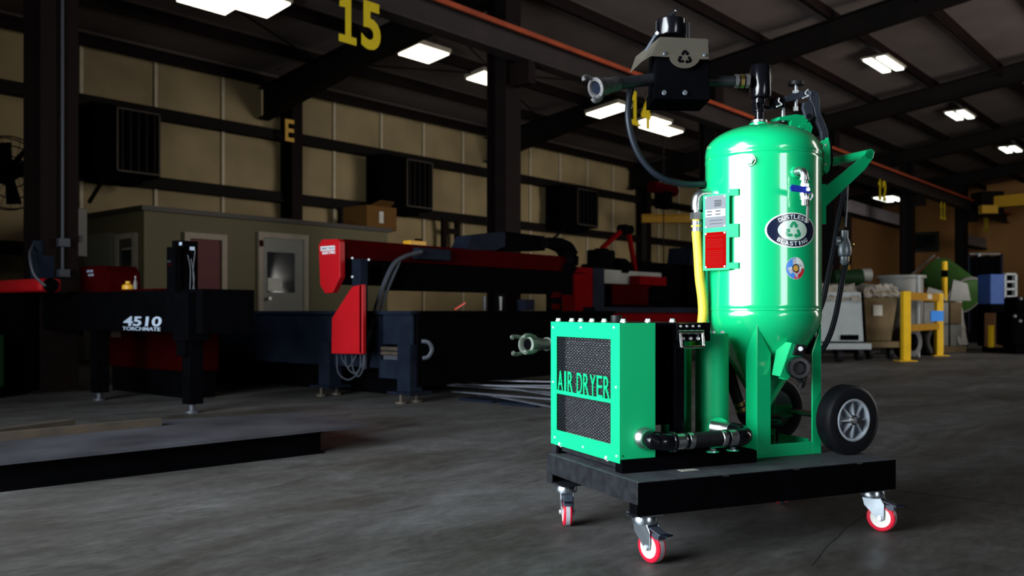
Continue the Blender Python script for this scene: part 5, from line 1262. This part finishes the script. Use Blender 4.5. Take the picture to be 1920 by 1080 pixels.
# curved strap of the hidden rear wheel fender is the rear tyre itself
# water hose behind the legs (left)
hp = [C.py(x, y, 0.42) for x, y in ((1352, 590), (1358, 640), (1366, 690), (1378, 735), (1390, 768))]
part('black_hose', MB().tube(hp, 0.021, 14), M_rubber, pot, smooth=True)
hd = (hp[-1]-hp[-2]).normalized()
part('brass_clamp', MB().cyl(hp[-1]-hd*0.035, hp[-1]-hd*0.02, 0.0225, n=16), M_brass, pot); part('brass_clamp', MB().cyl(hp[-1]-hd*0.012, hp[-1]+hd*0.004, 0.0225, n=16), M_brass, pot)
part('hose_elbow', MB().tube([hp[-1], hp[-1]+V(0.012, 0, -0.03), hp[-1]+V(0.035, 0, -0.05), V(CA-0.07, CB, 0.362)], 0.022, 14), M_dpipe, pot, smooth=True)

# label plate on stand-off bracket
pl0 = C.pd(1318, 440, 3.315); pl1 = C.pd(1362, 440, 3.243); ex = (pl1-pl0); ex.z = 0; PW = ex.length; ex.normalize(); nrm = V(ex.y, -ex.x, 0)
zt_, zb_ = C.pd(1340, 364, 3.28).z, C.pd(1340, 507, 3.28).z
def lp(u, z, off=0.0): p = pl0+ex*u+nrm*off; return V(p.x, p.y, z)
PWx = PW+0.012
lb = part('label_bracket', MB().poly([lp(0, zb_), lp(PWx, zb_), lp(PWx, zt_), lp(0, zt_)], nrm*-0.003), M_gsat, pot, bevel=0.0006)
part('bracket_side', MB().poly([lp(PWx, zb_+0.004), lp(PWx+0.03, zb_+0.004, -0.012), lp(PWx+0.03, zb_+0.026, -0.012), lp(PWx, zb_+0.026)], nrm*-0.02), M_gsat, lb)
part('bracket_side', MB().poly([lp(PWx, (zb_+zt_)/2-0.022), lp(PWx+0.03, (zb_+zt_)/2-0.022, -0.012), lp(PWx+0.03, (zb_+zt_)/2+0.026, -0.012), lp(PWx, (zb_+zt_)/2+0.026)], nrm*-0.02), M_gsat, lb)
part('bracket_side', MB().poly([lp(PWx, zt_-0.012), lp(PWx+0.03, zt_-0.012, -0.012), lp(PWx+0.03, zt_+0.012, -0.012), lp(PWx, zt_+0.012)], nrm*-0.02), M_gsat, lb)
part('bracket_back', MB().poly([lp(PWx+0.002, zb_+0.004, -0.028), lp(PWx+0.006, zb_+0.004, -0.028), lp(PWx+0.006, zt_, -0.028), lp(PWx+0.002, zt_, -0.028)], nrm*-0.012), M_green, lb)
zm = zb_+(zt_-zb_)*0.53
gp = part('data_plate', MB().poly([lp(0.010, zm+0.008, 0.001), lp(PW-0.002, zm+0.008, 0.001), lp(PW-0.002, zt_-0.006, 0.001), lp(0.010, zt_-0.006, 0.001)], nrm*-0.0008), M_plate, lb, label='grey metal data plate')
h_ = zt_-0.006-zm-0.008; zc_ = zm+0.008
part('light_band', MB().poly([lp(0.011, zc_+h_*0.34, 0.0014), lp(PW-0.003, zc_+h_*0.34, 0.0014), lp(PW-0.003, zc_+h_*0.58, 0.0014), lp(0.011, zc_+h_*0.58, 0.0014)], nrm*-0.0003), M_plight, gp)
pr_ = MB(); random.seed(3)
for fz in (0.83, 0.79, 0.74, 0.70, 0.66): pr_.poly([lp(PW*0.5, zc_+h_*fz, 0.0016), lp(PW*(0.75+0.15*random.random()), zc_+h_*fz, 0.0016), lp(PW*(0.75+0.1*random.random()), zc_+h_*(fz+0.018), 0.0016), lp(PW*0.5, zc_+h_*(fz+0.018), 0.0016)], nrm*-0.0002)
for fz in (0.50, 0.40):
    for f0 in (0.18, 0.55): pr_.poly([lp(PW*f0, zc_+h_*fz, 0.0018), lp(PW*(f0+0.22), zc_+h_*fz, 0.0018), lp(PW*(f0+0.22), zc_+h_*(fz+0.025), 0.0018), lp(PW*f0, zc_+h_*(fz+0.025), 0.0018)], nrm*-0.0002)
for fz in (0.22, 0.12): pr_.poly([lp(PW*0.3, zc_+h_*fz, 0.0016), lp(PW*0.85, zc_+h_*fz, 0.0016), lp(PW*0.85, zc_+h_*(fz+0.012), 0.0016), lp(PW*0.3, zc_+h_*(fz+0.012), 0.0016)], nrm*-0.0002)
part('print_lines', pr_, M_ink, gp)
rp = part('warning_plate', MB().poly([lp(0.010, zb_+0.008, 0.001), lp(PW-0.001, zb_+0.008, 0.001), lp(PW-0.001, zm-0.008, 0.001), lp(0.010, zm-0.008, 0.001)], nrm*-0.0008), M_red_pl, lb, label='red metal warning plate')
pr_ = MB(); h3 = zm-0.008-zb_-0.008
for i in range(17):
    fz = 0.06+0.052*i
    if i in (9, 15): continue
    pr_.poly([lp(0.016, zb_+0.008+h3*fz, 0.0015), lp(PW*(0.80+0.13*random.random()), zb_+0.008+h3*fz, 0.0015), lp(PW*0.85, zb_+0.008+h3*(fz+0.012), 0.0015), lp(0.016, zb_+0.008+h3*(fz+0.012), 0.0015)], nrm*-0.0002)
part('print_lines', pr_, M_red_print, rp)
for q, (za, zc) in ((gp, (zc_, zc_+h_)), (rp, (zb_+0.008, zb_+0.008+h3))):
    for u in (0.014, PW-0.006):
        for z in (za+0.005, zc-0.005): part('rivet', MB().cyl(lp(u, z, 0.0012), lp(u, z, 0.003), 0.0032, n=8), M_bolt, q)

# yellow hose on the left with galvanised elbow
yh = [C.pd(x, y, 3.34) for x, y in ((1306, 432), (1309, 470), (1312, 520), (1317, 560), (1318, 590), (1313, 625), (1304, 650))]
hs = part('yellow_hose', MB().tube(yh, 0.0185, 16), M_yhose, pot, smooth=True)
st_ = [p+V(0.0135, 0.006, 0) for p in yh]
part('hose_stripe', MB().tube(st_, 0.0065, 8), M_orange_tag, hs, smooth=True)
ct = C.pd(1306, 432, 3.34)
for z0_, z1_, r_, m_, nn_ in ((-0.004, 0.012, 0.0195, M_galv, 20), (0.012, 0.019, 0.0198, M_yhose, 20), (0.019, 0.034, 0.0195, M_galv, 20), (0.034, 0.040, 0.016, M_yhose, 20), (0.040, 0.066, 0.024, M_galv, 6), (0.066, 0.076, 0.013, M_galv, 16), (0.076, 0.090, 0.019, M_galv, 16)):
    part('hose_fitting', MB().cyl(ct+UP*z0_, ct+UP*z1_, r_, n=nn_), m_, pot, smooth=nn_ > 6)
tv = V(CA-ct.x, CB-ct.y, 0).normalized()
part('pipe_elbow', MB().tube([ct+UP*0.085, ct+UP*0.105, ct+UP*0.125+tv*0.006, ct+UP*0.136+tv*0.024, ct+UP*0.137+tv*0.07], 0.0195, 18), M_galv, pot, smooth=True)

# plug on the shell
tp_, zp_ = ang_of(1407, 301)
nv = V(math.cos(tp_), math.sin(tp_), 0)
part('plug_boss', MB().cyl(cylp(tp_, zp_, RV-0.004), cylp(tp_, zp_, RV+0.008), 0.022, 0.020, n=24), M_green, pot, smooth=True)
part('hex_plug', MB().cyl(cylp(tp_, zp_, RV+0.008), cylp(tp_, zp_, RV+0.020), 0.016, n=6).cyl(cylp(tp_, zp_, RV+0.020), cylp(tp_, zp_, RV+0.024), 0.012, n=16), M_green, pot)
part('plug_socket', MB().cyl(cylp(tp_, zp_, RV+0.0241), cylp(tp_, zp_, RV+0.0245), 0.005, n=10), M_ghole, pot)  # flat disc, hollow suggested by shade put into its green
# ball valve
tb_, zb2 = ang_of(1492, 323)
nv = V(math.cos(tb_), math.sin(tb_), 0); tg = V(-nv.y, nv.x, 0)
if tg.x < 0: tg = -tg
p0 = cylp(tb_, zb2, RV)
part('valve_boss', MB().cyl(p0-nv*0.006, p0+nv*0.010, 0.022, 0.020, n=24), M_green, pot, smooth=True)
q0 = p0+nv*0.010
el_ = [q0, q0+nv*0.018, q0+nv*0.030+V(0, 0, -0.003), q0+nv*0.040-UP*0.014, q0+nv*0.041-UP*0.034]
part('pipe_elbow', MB().tube(el_, 0.0135, 16), M_galv, pot, smooth=True)
part('elbow_bead', MB().cyl(q0+nv*0.000, q0+nv*0.010, 0.0165, n=18), M_galv, pot, smooth=True)
vx = q0+nv*0.041
def vseg(za, zb_, r, n_, m=M_galv): return part('valve_body', MB().cyl(vx-UP*za, vx-UP*zb_, r, n=n_), m, pot, smooth=n_ > 8)
vseg(0.026, 0.036, 0.0165, 18); vseg(0.036, 0.048, 0.0115, 16); vseg(0.048, 0.062, 0.0155, 8); vseg(0.062, 0.092, 0.0165, 18); vseg(0.092, 0.104, 0.0155, 8); vseg(0.104, 0.124, 0.0110, 16)
stem = (-tg*0.2+nv).normalized()
part('valve_stem', MB().cyl(vx-UP*0.074, vx-UP*0.074+stem*0.026, 0.0075, n=8), M_bolt, pot)
hv = vx-UP*0.072+stem*0.022
part('valve_lever', MB().poly([hv+tg*0.012+UP*0.008, hv-tg*0.062+UP*0.015, hv-tg*0.070+UP*0.004, hv-tg*0.064-UP*0.008, hv+tg*0.012-UP*0.013], stem*0.006), M_blue, pot, bevel=0.001, label='blue ball valve lever')
part('lever_nut', MB().cyl(hv+stem*0.006, hv+stem*0.012, 0.007, n=6), M_bolt, pot)
part('drain_tube', MB().cyl(vx-UP*0.122, vx-UP*0.123-tg*0.0, 0.0125, n=14).bar(vx-UP*0.09+tg*0.016, vx-UP*0.185+tg*0.012, 0.009, 0.007), M_lgrey, pot)
part('side_ring', MB().tube([vx-UP*0.088+tg*0.010+stem*0.014, vx-UP*0.082+tg*0.022+stem*0.014, vx-UP*0.094+tg*0.026+stem*0.014, vx-UP*0.106+tg*0.016+stem*0.014], 0.003, 8), M_bolt, pot, smooth=True)

# ---- decals wrapped on the shell
def wrap(mb2, th0, z0_, off):       # 2d (u right as seen, v up) -> shell
    out = MB(); out.f = list(mb2.f)
    out.v = [tuple(cylp(th0+p[0]/RV, z0_+p[1], RV+off+(p[2] if len(p) > 2 else 0))) for p in mb2.v]; return out
def ring2d(a0_, b0_, a1_, b1_, n=64, rad=4):
    mb = MB(); vs = []; fs = []
    for j in range(rad+1):
        f = j/rad
        for i in range(n):
            t = 2*PI*i/n; vs.append(((a0_+(a1_-a0_)*f)*math.cos(t), (b0_+(b1_-b0_)*f)*math.sin(t), 0))
    for j in range(rad):
        for i in range(n): fs.append((j*n+i, j*n+(i+1) % n, (j+1)*n+(i+1) % n, (j+1)*n+i))
    return mb.add(vs, fs)
def recycle2d(R):
    mb = MB()
    for k in range(3):
        t = -2*PI*k/3; c, s = math.cos(t), math.sin(t)
        rot = lambda p: (R*(c*p[0]-s*p[1]), R*(s*p[0]+c*p[1]), 0)
        pts = [(-0.46, 0.40), (-0.20, 0.84), (-0.08, 0.92), (0.12, 0.92), (0.24, 0.84), (0.39, 0.60), (0.52, 0.68), (0.42, 0.25), (0.02, 0.39), (0.14, 0.46), (0.04, 0.64), (-0.20, 0.25)]
        vs = [rot((p[0]*1.08, p[1]*1.08)) for p in pts]; mb.add(vs, [tuple(range(len(vs)))])
    return mb
def tri(mb):
    me = bpy.data.meshes.new('tmp'); me.from_pydata([tuple(p) for p in mb.v], [], mb.f); bm = bmesh.new(); bm.from_mesh(me)
    bmesh.ops.triangulate(bm, faces=bm.faces); bm.verts.index_update()
    o = MB(); o.v = [tuple(v.co) for v in bm.verts]; o.f = [tuple(v.index for v in f.verts) for f in bm.faces]; bm.free(); bpy.data.meshes.remove(me); return o
def centre(xl, xr, yt, yb):
    tl, _ = ang_of(xl, (yt+yb)/2); tr_, _ = ang_of(xr, (yt+yb)/2); xm = (xl+xr)/2
    tm = (tl+tr_)/2; p = cylp(tm, 1, RV); xm = None
    w = C.w(cylp(tm, 1, RV)); zc = EYE-((yt+yb)/2-HY)/FPX*w.y; hh_ = (yb-yt)/FPX*w.y
    return tm, zc, abs(tr_-tl)*RV, hh_
tm, zc, DW, DH = centre(1433, 1527, 398, 465)
ea, eb = DW/2, DH/2
dec = part('decal', tri(wrap(ring2d(ea*0.985, eb*0.985, 0.0005, 0.0005, 72, 8), tm, zc, 0.0006)), M_wprint, vessel, smooth=True, label='oval DUSTLESS BLASTING decal with recycling arrows')
part('decal_ring', tri(wrap(ring2d(ea*0.92, eb*0.92, ea*0.56, eb*0.58, 72, 3), tm, zc, 0.0010)), M_navy, dec, smooth=True)
part('decal_centre', tri(wrap(ring2d(ea*0.55, eb*0.57, 0.0005, 0.0005, 72, 5), tm, zc, 0.0010)), M_pale, dec, smooth=True)
part('recycling_arrows', tri(wrap(recycle2d(eb*0.52), tm, zc-0.002, 0.0014)), M_gprint, dec)
def arc_text(body, top):
    mb = MB(); n = len(body); ra, rb = ea*0.74, eb*0.75
    span_ = 1.62 if top else 1.75
    # arc length placement
    for i, ch_ in enumerate(body):
        f = (i+0.5)/n-0.5
        t = PI/2-f*span_*1.0 if top else -PI/2+f*span_*1.0
        cx_, cy_ = ra*math.cos(t), rb*math.sin(t)
        tx, ty = (ra*math.sin(t), -rb*math.cos(t)) if top else (-ra*math.sin(t), rb*math.cos(t))
        l = math.hypot(tx, ty); tx, ty = tx/l, ty/l; nx_, ny_ = -ty, tx
        stp = l*span_/n; w = stp*0.84*(0.42 if ch_ == 'I' else 1); h = eb*0.23
        vs, fs, x0_, x1_, y0_, y1_ = text2d(ch_, 0.0, 0.015)
        out = []
        for p in vs:
            u = ((p.x-x0_)/(x1_-x0_)-0.5)*w; v_ = ((p.y-y0_)/(y1_-y0_)-0.5)*h
            out.append((cx_+tx*u+nx_*v_, cy_+ty*u+ny_*v_, 0))
        mb.add(out, fs)
    return mb
part('lettering', tri(wrap(arc_text('DUSTLESS', True), tm, zc, 0.0015)), M_wprint, dec)
part('lettering', tri(wrap(arc_text('BLASTING', False), tm, zc, 0.0015)), M_wprint, dec)
# round state sticker
tm2, zc2, SW, SH = centre(1473, 1508, 482, 524); sa_, sb_ = SW/2, SH/2
stk = part('round_sticker', tri(wrap(ring2d(sa_, sb_, 0.0004, 0.0004, 48, 5), tm2, zc2, 0.0006)), M_sgrey, vessel, smooth=True, label='small round blue white and red sticker')
def sector(t0, t1, f0, f1, n=16):
    mb = MB(); vs = []; fs = []
    for j in range(4):
        f = f0+(f1-f0)*j/3
        for i in range(n+1): t = t0+(t1-t0)*i/n; vs.append((sa_*f*math.cos(t), sb_*f*math.sin(t), 0))
    for j in range(3):
        for i in range(n): k = j*(n+1)+i; fs.append((k, k+1, k+n+2, k+n+1))
    return mb.add(vs, fs)
part('blue_field', tri(wrap(sector(PI*0.5, PI*1.45, 0.02, 0.94), tm2, zc2, 0.0009)), M_sblue, stk)
part('red_field', tri(wrap(sector(-PI*0.55, 0, 0.02, 0.94), tm2, zc2, 0.0009)), M_sred, stk)
part('white_field', tri(wrap(sector(0, PI*0.5, 0.02, 0.94), tm2, zc2, 0.0009)), M_wprint, stk)
tex = [(-0.30, 0.85), (0.05, 0.85), (0.05, 0.45), (0.35, 0.40), (0.62, 0.30), (0.66, -0.20), (0.50, -0.38), (0.25, -0.55), (0.22, -0.88), (0.02, -0.80), (-0.15, -0.45), (-0.38, -0.38), (-0.52, -0.55), (-0.85, 0.0), (-0.82, 0.05), (-0.30, 0.05)]
part('state_outline', tri(wrap(MB().add([(p[0]*sa_, p[1]*sb_, 0) for p in tex], [tuple(range(len(tex)))]), tm2, zc2, 0.0012)), M_sgrey, stk)
mb = MB(); mb.add([(sa_*0.38*math.cos(2*PI*i/20), sb_*0.38*math.sin(2*PI*i/20), 0) for i in range(20)], [tuple(range(20))])
part('gear_dark', tri(wrap(mb, tm2, zc2, 0.0014)), M_navy, stk)
mb = MB(); mb.add([(sa_*0.28*math.cos(2*PI*i/20), sb_*0.28*math.sin(2*PI*i/20), 0) for i in range(20)], [tuple(range(20))])
part('gear_gold', tri(wrap(mb, tm2, zc2, 0.0016)), M_sgold, stk)
part('banner', tri(wrap(MB().add([(-0.62*sa_, -0.10*sb_, 0), (0.62*sa_, -0.10*sb_, 0), (0.62*sa_, 0.12*sb_, 0), (-0.62*sa_, 0.12*sb_, 0)], [(0, 1, 2, 3)]), tm2, zc2, 0.0018)), M_wprint, stk)

# ---- push handle at the back
pb = 0.245
arm = [C.py(x, y, pb) for x, y in ((1540, 356), (1606, 303), (1624, 287), (1634, 279), (1640, 284), (1637, 297), (1622, 318), (1548, 388), (1537, 412), (1534, 400))]
arm = [Vector(p) for p in arm]
part('handle_arm', MB().poly(arm, (0, 0.006, 0)), M_green, pot, bevel=0.001)
part('handle_arm', MB().poly([p+V(0, 0.235, 0) for p in arm], (0, 0.006, 0)), M_green, pot, bevel=0.001)
g_ = C.py(1630, 289, pb)
part('handle_grip', MB().cyl(g_, g_+V(0, 0.24, 0), 0.019, n=16), M_green, pot, smooth=True)
a_ = C.py(1541, 420, pb); b_ = C.py(1541, 345, pb)
part('handle_plate', MB().box(a_.x-0.035, a_.x+0.02, pb-0.001, pb+0.24, a_.z, b_.z), M_green, pot)
part('rear_channel', MB().box(a_.x-0.03, a_.x-0.012, pb+0.02, pb+0.22, 0.62, a_.z), M_black, pot)

# ---- lid lever assembly on the dome
Q = lambda x, y, b=0.36: C.py(x, y, b)
part('neck_flange', MB().lathe([(0.036, 0), (0.036, 0.012), (0.030, 0.016), (0.01, 0.016)], V(Q(1423, 235).x, 0.36, 1.479), n=28), M_green, pot, smooth=True)
nx_ = Q(1423, 235).x
part('neck_washer', MB().cyl((nx_, 0.36, 1.494), (nx_, 0.36, 1.503), 0.031, n=24), M_galv, pot, smooth=True)
part('stem_pipe', MB().lathe([(0.017, 1.503), (0.017, 1.535), (0.022, 1.537), (0.022, 1.545), (0.017, 1.547), (0.017, 1.566), (0.024, 1.568), (0.024, 1.582), (0.017, 1.584), (0.017, 1.60)], (nx_, 0.36, 0), n=24), M_black, pot, smooth=True)
part('riser_body', MB().lathe([(0.02, 1.585), (0.036, 1.59), (0.040, 1.60), (0.040, 1.705), (0.036, 1.712), (0.01, 1.714)], (nx_+0.008, 0.36, 0), n=28), M_black, pot, smooth=True)
ly = 0.345
part('link_arm', MB().poly([Q(1418, 192, ly), Q(1420, 206, ly), Q(1456, 204, ly), Q(1470, 201, ly), Q(1470, 188, ly), Q(1456, 195, ly), Q(1440, 199, ly)], (0, 0.03, 0)), M_black, pot, bevel=0.001)
part('link_pin_block', MB().poly([Q(1456, 182, ly-0.005), Q(1470, 182, ly-0.005), Q(1472, 201, ly-0.005), Q(1455, 203, ly-0.005)], (0, 0.04, 0)), M_black, pot, bevel=0.001)
part('upper_arm', MB().poly([Q(1474, 180, ly), Q(1514, 168, ly), Q(1520, 173, ly), Q(1519, 180, ly), Q(1474, 191, ly)], (0, 0.03, 0)), M_gun, pot, bevel=0.001)
part('pin_loop', MB().tube([Q(1461, 184, ly-0.01), Q(1460, 190, ly-0.012), Q(1466, 196, ly-0.012), Q(1456, 200, ly-0.012)], 0.0028, 7), M_bolt, pot, smooth=True)
part('pin_loop', MB().tube([Q(1515, 168, ly-0.01), Q(1510, 175, ly-0.012), Q(1516, 180, ly-0.012), Q(1505, 184, ly-0.012)], 0.0032, 7), M_bolt, pot, smooth=True)
part('pin_head', MB().cyl(Q(1516, 175, ly), Q(1516, 175, ly-0.012), 0.011, n=16), M_gun, pot, smooth=True)
bx_ = Q(1492, 180, 0.36).x
for z0_, z1_, r_, n_, m_ in ((Q(0, 208).z, 0, 0, 0, None),): pass
zz_ = lambda y: Q(1492, y, 0.36).z
part('spindle', MB().cyl((bx_, 0.36, zz_(206)), (bx_, 0.36, zz_(160)), 0.0065, n=12), M_zinc, pot, smooth=True)
part('spindle_nut', MB().cyl((bx_, 0.36, zz_(175)), (bx_, 0.36, zz_(170)), 0.0125, n=6), M_bolt, pot)
part('spindle_nut', MB().cyl((bx_, 0.36, zz_(208)), (bx_, 0.36, zz_(200)), 0.0095, n=6), M_bolt, pot)
part('spindle_knob', MB().cyl((bx_, 0.36, zz_(160)), (bx_, 0.36, zz_(154)), 0.03, n=16), M_rubber, pot, smooth=True)
cx_ = Q(1468, 230).x
part('lid_stem', MB().cyl((cx_, 0.36, Q(0, 204).z if False else zz_(206)), (cx_, 0.36, 1.47), 0.008, n=12), M_zinc, pot, smooth=True)
part('lid_stop', MB().lathe([(0.02, 1.455), (0.02, 1.498), (0.016, 1.503), (0.013, 1.506)], (cx_, 0.36, 0), n=20), M_rubber, pot, smooth=True)
part('lid_bridge', MB().poly([Q(1459, 226, 0.335), Q(1462, 219, 0.335), Q(1494, 214, 0.335), Q(1512, 217, 0.335), Q(1516, 226, 0.335), Q(1500, 245, 0.335), Q(1480, 242, 0.335), Q(1484, 226, 0.335)], (0, 0.05, 0)), M_green, pot, bevel=0.0015)
part('lid_ear', MB().poly([Q(1497, 246, 0.33), Q(1500, 236, 0.33), Q(1518, 228, 0.33), Q(1524, 238, 0.33), Q(1521, 250, 0.33), Q(1512, 251, 0.33), Q(1508, 240, 0.33)], (0, 0.008, 0)), M_green, pot)
part('lid_ear', MB().poly([Q(1497, 246, 0.39), Q(1500, 236, 0.39), Q(1518, 228, 0.39), Q(1524, 238, 0.39), Q(1521, 250, 0.39), Q(1512, 251, 0.39), Q(1508, 240, 0.39)], (0, 0.008, 0)), M_green, pot)
lv = 0.33
nL = (C.u*-0.6+C.v*-0.8); vL = nL.dot(C.w((C.py(1548, 290, lv).x, lv, 0))-C.o)
QL = lambda x, y, off=0.0: C._pl(x, y, nL, vL+off)
nLl = V(-0.6, -0.8, 0)
part('toggle_link', MB().poly([Q(1508, 192, lv), Q(1514, 190, lv), Q(1523, 198, lv), Q(1526, 218, lv), Q(1520, 226, lv), Q(1512, 222, lv), Q(1506, 202, lv)], (0, 0.012, 0)), M_gun, pot, bevel=0.0015)
part('toggle_bolt', MB().cyl(Q(1517, 218, lv), Q(1517, 218, lv-0.012), 0.010, n=16), M_black, pot, smooth=True)
part('lever', MB().poly([Q(1518, 172, lv), Q(1526, 169, lv), Q(1533, 173, lv), Q(1537, 185, lv), Q(1538, 208, lv), Q(1546, 228, lv), Q(1553, 246, lv), Q(1554, 262, lv), Q(1542, 262, lv), Q(1540, 246, lv), Q(1532, 226, lv), Q(1526, 200, lv), Q(1520, 186, lv)], (0, 0.014, 0)), M_gun, pot, bevel=0.002)
lvg = part('lever_grip', MB().poly([QL(1542, 259, 0.002), QL(1554, 257, 0.002), QL(1557, 275, 0.002), QL(1558, 305, 0.002), QL(1555, 320, 0.002), QL(1550, 326, 0.002), QL(1543, 318, 0.002), QL(1545, 305, 0.002), QL(1543, 296, 0.002), QL(1546, 287, 0.002), QL(1542, 279, 0.002), QL(1544, 272, 0.002), QL(1538, 267, 0.002)], nLl*-0.018), M_gsat, pot, bevel=0.003, label='green lever grip')
part('grip_back', MB().poly([QL(1554, 257, -0.001), QL(1559, 262, -0.001), QL(1562, 300, -0.001), QL(1560, 318, -0.001), QL(1551, 328, -0.001), QL(1557, 305, -0.001)], nLl*-0.02), M_black, lvg)
for y in (272, 308): part('grip_rivet', MB().cyl(QL(1548, y, 0.002), QL(1548, y, 0.006), 0.0045, n=10), M_bolt, lvg, smooth=True)

# ---- inlet separator assembly on the riser
D0 = 3.36
S = lambda x, y, d=D0: C.pd(x, y, d)
vd = (C.l(V(0, 1, 0))-C.l(V(0, 0, 0)))          # away from camera
rt_ = (C.l(V(1, 0, 0))-C.l(V(0, 0, 0)))
part('inlet_pipe', MB().tube([S(1404, 152), S(1370, 152), S(1326, 152)], 0.020, 14), M_dpipe, pot, smooth=True)
for x in (1378, 1388, 1398): part('pipe_union', MB().cyl(S(x, 152), S(x+6, 152), 0.027, n=8), M_cast if x != 1388 else M_brass, pot)
bd = part('separator_box', MB().poly([S(1230, 78, 3.28), S(1330, 80, 3.28), S(1330, 184, 3.28), S(1228, 182, 3.28)], vd*0.17), M_mblk, pot, bevel=0.004, label='black separator box with recycling emblem plate')
part('lower_flange', MB().poly([S(1226, 160, 3.27), S(1332, 162, 3.27), S(1332, 187, 3.27), S(1226, 185, 3.27)], vd*0.19), M_mblk, bd, bevel=0.003)
for x in (1245, 1284): part('flange_bolt', MB().hexbolt(S(x, 174, 3.27), -vd, 0.007, 0.01), M_zinc, bd)
cyl_c = S(1258, 70, 3.34); cyl_t = S(1258, 38, 3.34)
part('actuator_cylinder', MB().lathe([(0.054, 0), (0.056, 0.004), (0.056, cyl_t.z-cyl_c.z-0.004), (0.052, cyl_t.z-cyl_c.z), (0.01, cyl_t.z-cyl_c.z+0.004)], cyl_c, n=32), M_black, bd, smooth=True)
for x in (1231, 1288, 1293): part('tie_rod', MB().cyl(S(x, 74, 3.31), S(x, 42, 3.31), 0.0035, n=8), M_dpipe, bd)
part('air_fitting', MB().tube([S(1248, 36), S(1256, 30), S(1262, 26), S(1266, 22)], lambda t: 0.010-0.004*t, 10), M_dpipe, bd, smooth=True)
part('air_fitting_tip', MB().cyl(S(1261, 27), S(1267, 20), 0.006, 0.004, n=10), M_bolt, bd)
# shield plate with round lobe
pts = [(1238, 69), (1326, 73), (1328, 76), (1329, 111), (1313, 111)]
for i in range(0, 13):
    t = -0.30-(PI-0.62)*i/12; pts.append((1284+30*math.cos(t), 102-26*math.sin(t)))
pts += [(1256, 107), (1221, 105)]
sh = part('shield_plate', MB().poly([S(x, y, 3.255) for x, y in pts], vd*0.004), M_tan_plate, pot, label='dull steel shield plate with recycling emblem')
part('shield_wing', MB().poly([S(1238, 69, 3.256), S(1221, 105, 3.256), S(1203, 116, 3.32), S(1181, 137, 3.34), S(1192, 106, 3.34), S(1212, 95, 3.32)], vd*0.004), M_tan_plate, sh)
o_ = S(1284, 108, 3.2535); rr_ = recycle2d(14.2/FPX*3.2535)
em = MB(); em.f = list(rr_.f); em.v = [tuple(o_+rt_*p[0]+UP*p[1]) for p in rr_.v]
part('recycling_emblem', tri(em), M_mblk, sh)
for x, y in ((1246, 100), (1321, 103)): part('plate_bolt', MB().hexbolt(S(x, y, 3.254), -vd, 0.005, 0.006), M_zinc, sh)
part('strap_bolt', MB().cyl(S(1232, 62, 3.26), S(1232, 62, 3.245), 0.008, n=4), M_bolt, sh)
part('wing_strap', MB().bar(S(1233, 62, 3.27), S(1212, 96, 3.31), 0.012, 0.01), M_gun, sh)
# left inlet pipe with claw coupling
pa_, pb_, pc_ = S(1236, 147, 3.33), S(1180, 154, 3.28), S(1150, 158, 3.25)
part('inlet_pipe', MB().tube([pa_, pb_, pc_], 0.0225, 16), M_dpipe, pot, smooth=True)
e0, e1 = S(1158, 157, 3.26), S(1118, 165, 3.19); ax = (e1-e0).normalized(); L = (e1-e0).length
cp = part('inlet_coupling', MB().lathe([(0.024, 0), (0.027, 0.004), (0.027, L*0.35), (0.030, L*0.5), (0.032, L*0.85), (0.038, L*0.95), (0.038, L*1.04), (0.026, L*1.06), (0.022, L*1.0), (0.020, L*0.7)], e0, ax, n=28), M_cast, pot, smooth=True, label='cast claw hose coupling')
part('gasket', MB().cyl(e0+ax*L*0.85, e0+ax*L*1.0, 0.0215, n=20), M_mblue, cp)
xx, yy2, dd = MB.basis(ax)
for t in (1.9, 5.0):
    e = xx*math.cos(t)+yy2*math.sin(t)
    part('claw', MB().tube([e0+ax*L*0.95+e*0.034, e0+ax*L*1.15+e*0.046, e0+ax*L*1.32+e*0.046, e0+ax*L*1.36+e*0.034], 0.0085, 8), M_cast, cp, smooth=True)
# hose loop
hl = [S(1183, 160, 3.30), S(1179, 190, 3.30), S(1178, 225, 3.30), S(1188, 268, 3.31), S(1208, 305, 3.32), S(1238, 332, 3.33), S(1280, 345, 3.36), S(1330, 345, 3.42), S(1360, 342, 3.55)]
part('hose_loop', MB().tube(hl, 0.0118, 12), M_bhose, pot, smooth=True)

# ---- air regulator hung behind the handle
Dr = 3.78
rg = lambda x, y, d=Dr: C.pd(x, y, d)
ro = part('air_regulator', MB().lathe([(0.011, 0.0), (0.018, 0.01), (0.018, 0.035), (0.026, 0.04), (0.030, 0.055), (0.028, 0.085), (0.020, 0.105), (0.016, 0.115), (0.016, 0.145), (0.010, 0.148)], rg(1583, 497), n=20), M_regl, pot, smooth=True, label='grey air regulator hanging by a hose')
part('regulator_side', MB().cyl(rg(1573, 452), rg(1571, 452)+rt_*-0.012, 0.022, n=14), M_regl, ro, smooth=True)
part('brass_fitting', MB().cyl(rg(1592, 466), rg(1588, 492), 0.008, n=10), M_brass, ro, smooth=True)
part('brass_fitting', MB().cyl(rg(1579, 372), rg(1575, 398), 0.008, n=10), M_brass, ro, smooth=True)
part('gauge', MB().cyl(rg(1597, 458), rg(1600, 458), 0.014, n=14), M_brass, ro, smooth=True)
part('regulator_hose', MB().tube([rg(1588, 490), rg(1580, 520), rg(1574, 555), rg(1566, 595), rg(1556, 628), rg(1542, 655), rg(1520, 680)], 0.0118, 12), M_bhose, ro, smooth=True)
part('regulator_hose', MB().tube([rg(1586, 340), rg(1580, 372), rg(1572, 410), rg(1562, 470), rg(1552, 520), rg(1544, 560), rg(1530, 600)], 0.0118, 12), M_bhose, ro, smooth=True)
part('hanging_pipe', MB().cyl(rg(1585, 426), rg(1590, 325), 0.005, n=8), M_gun, ro)
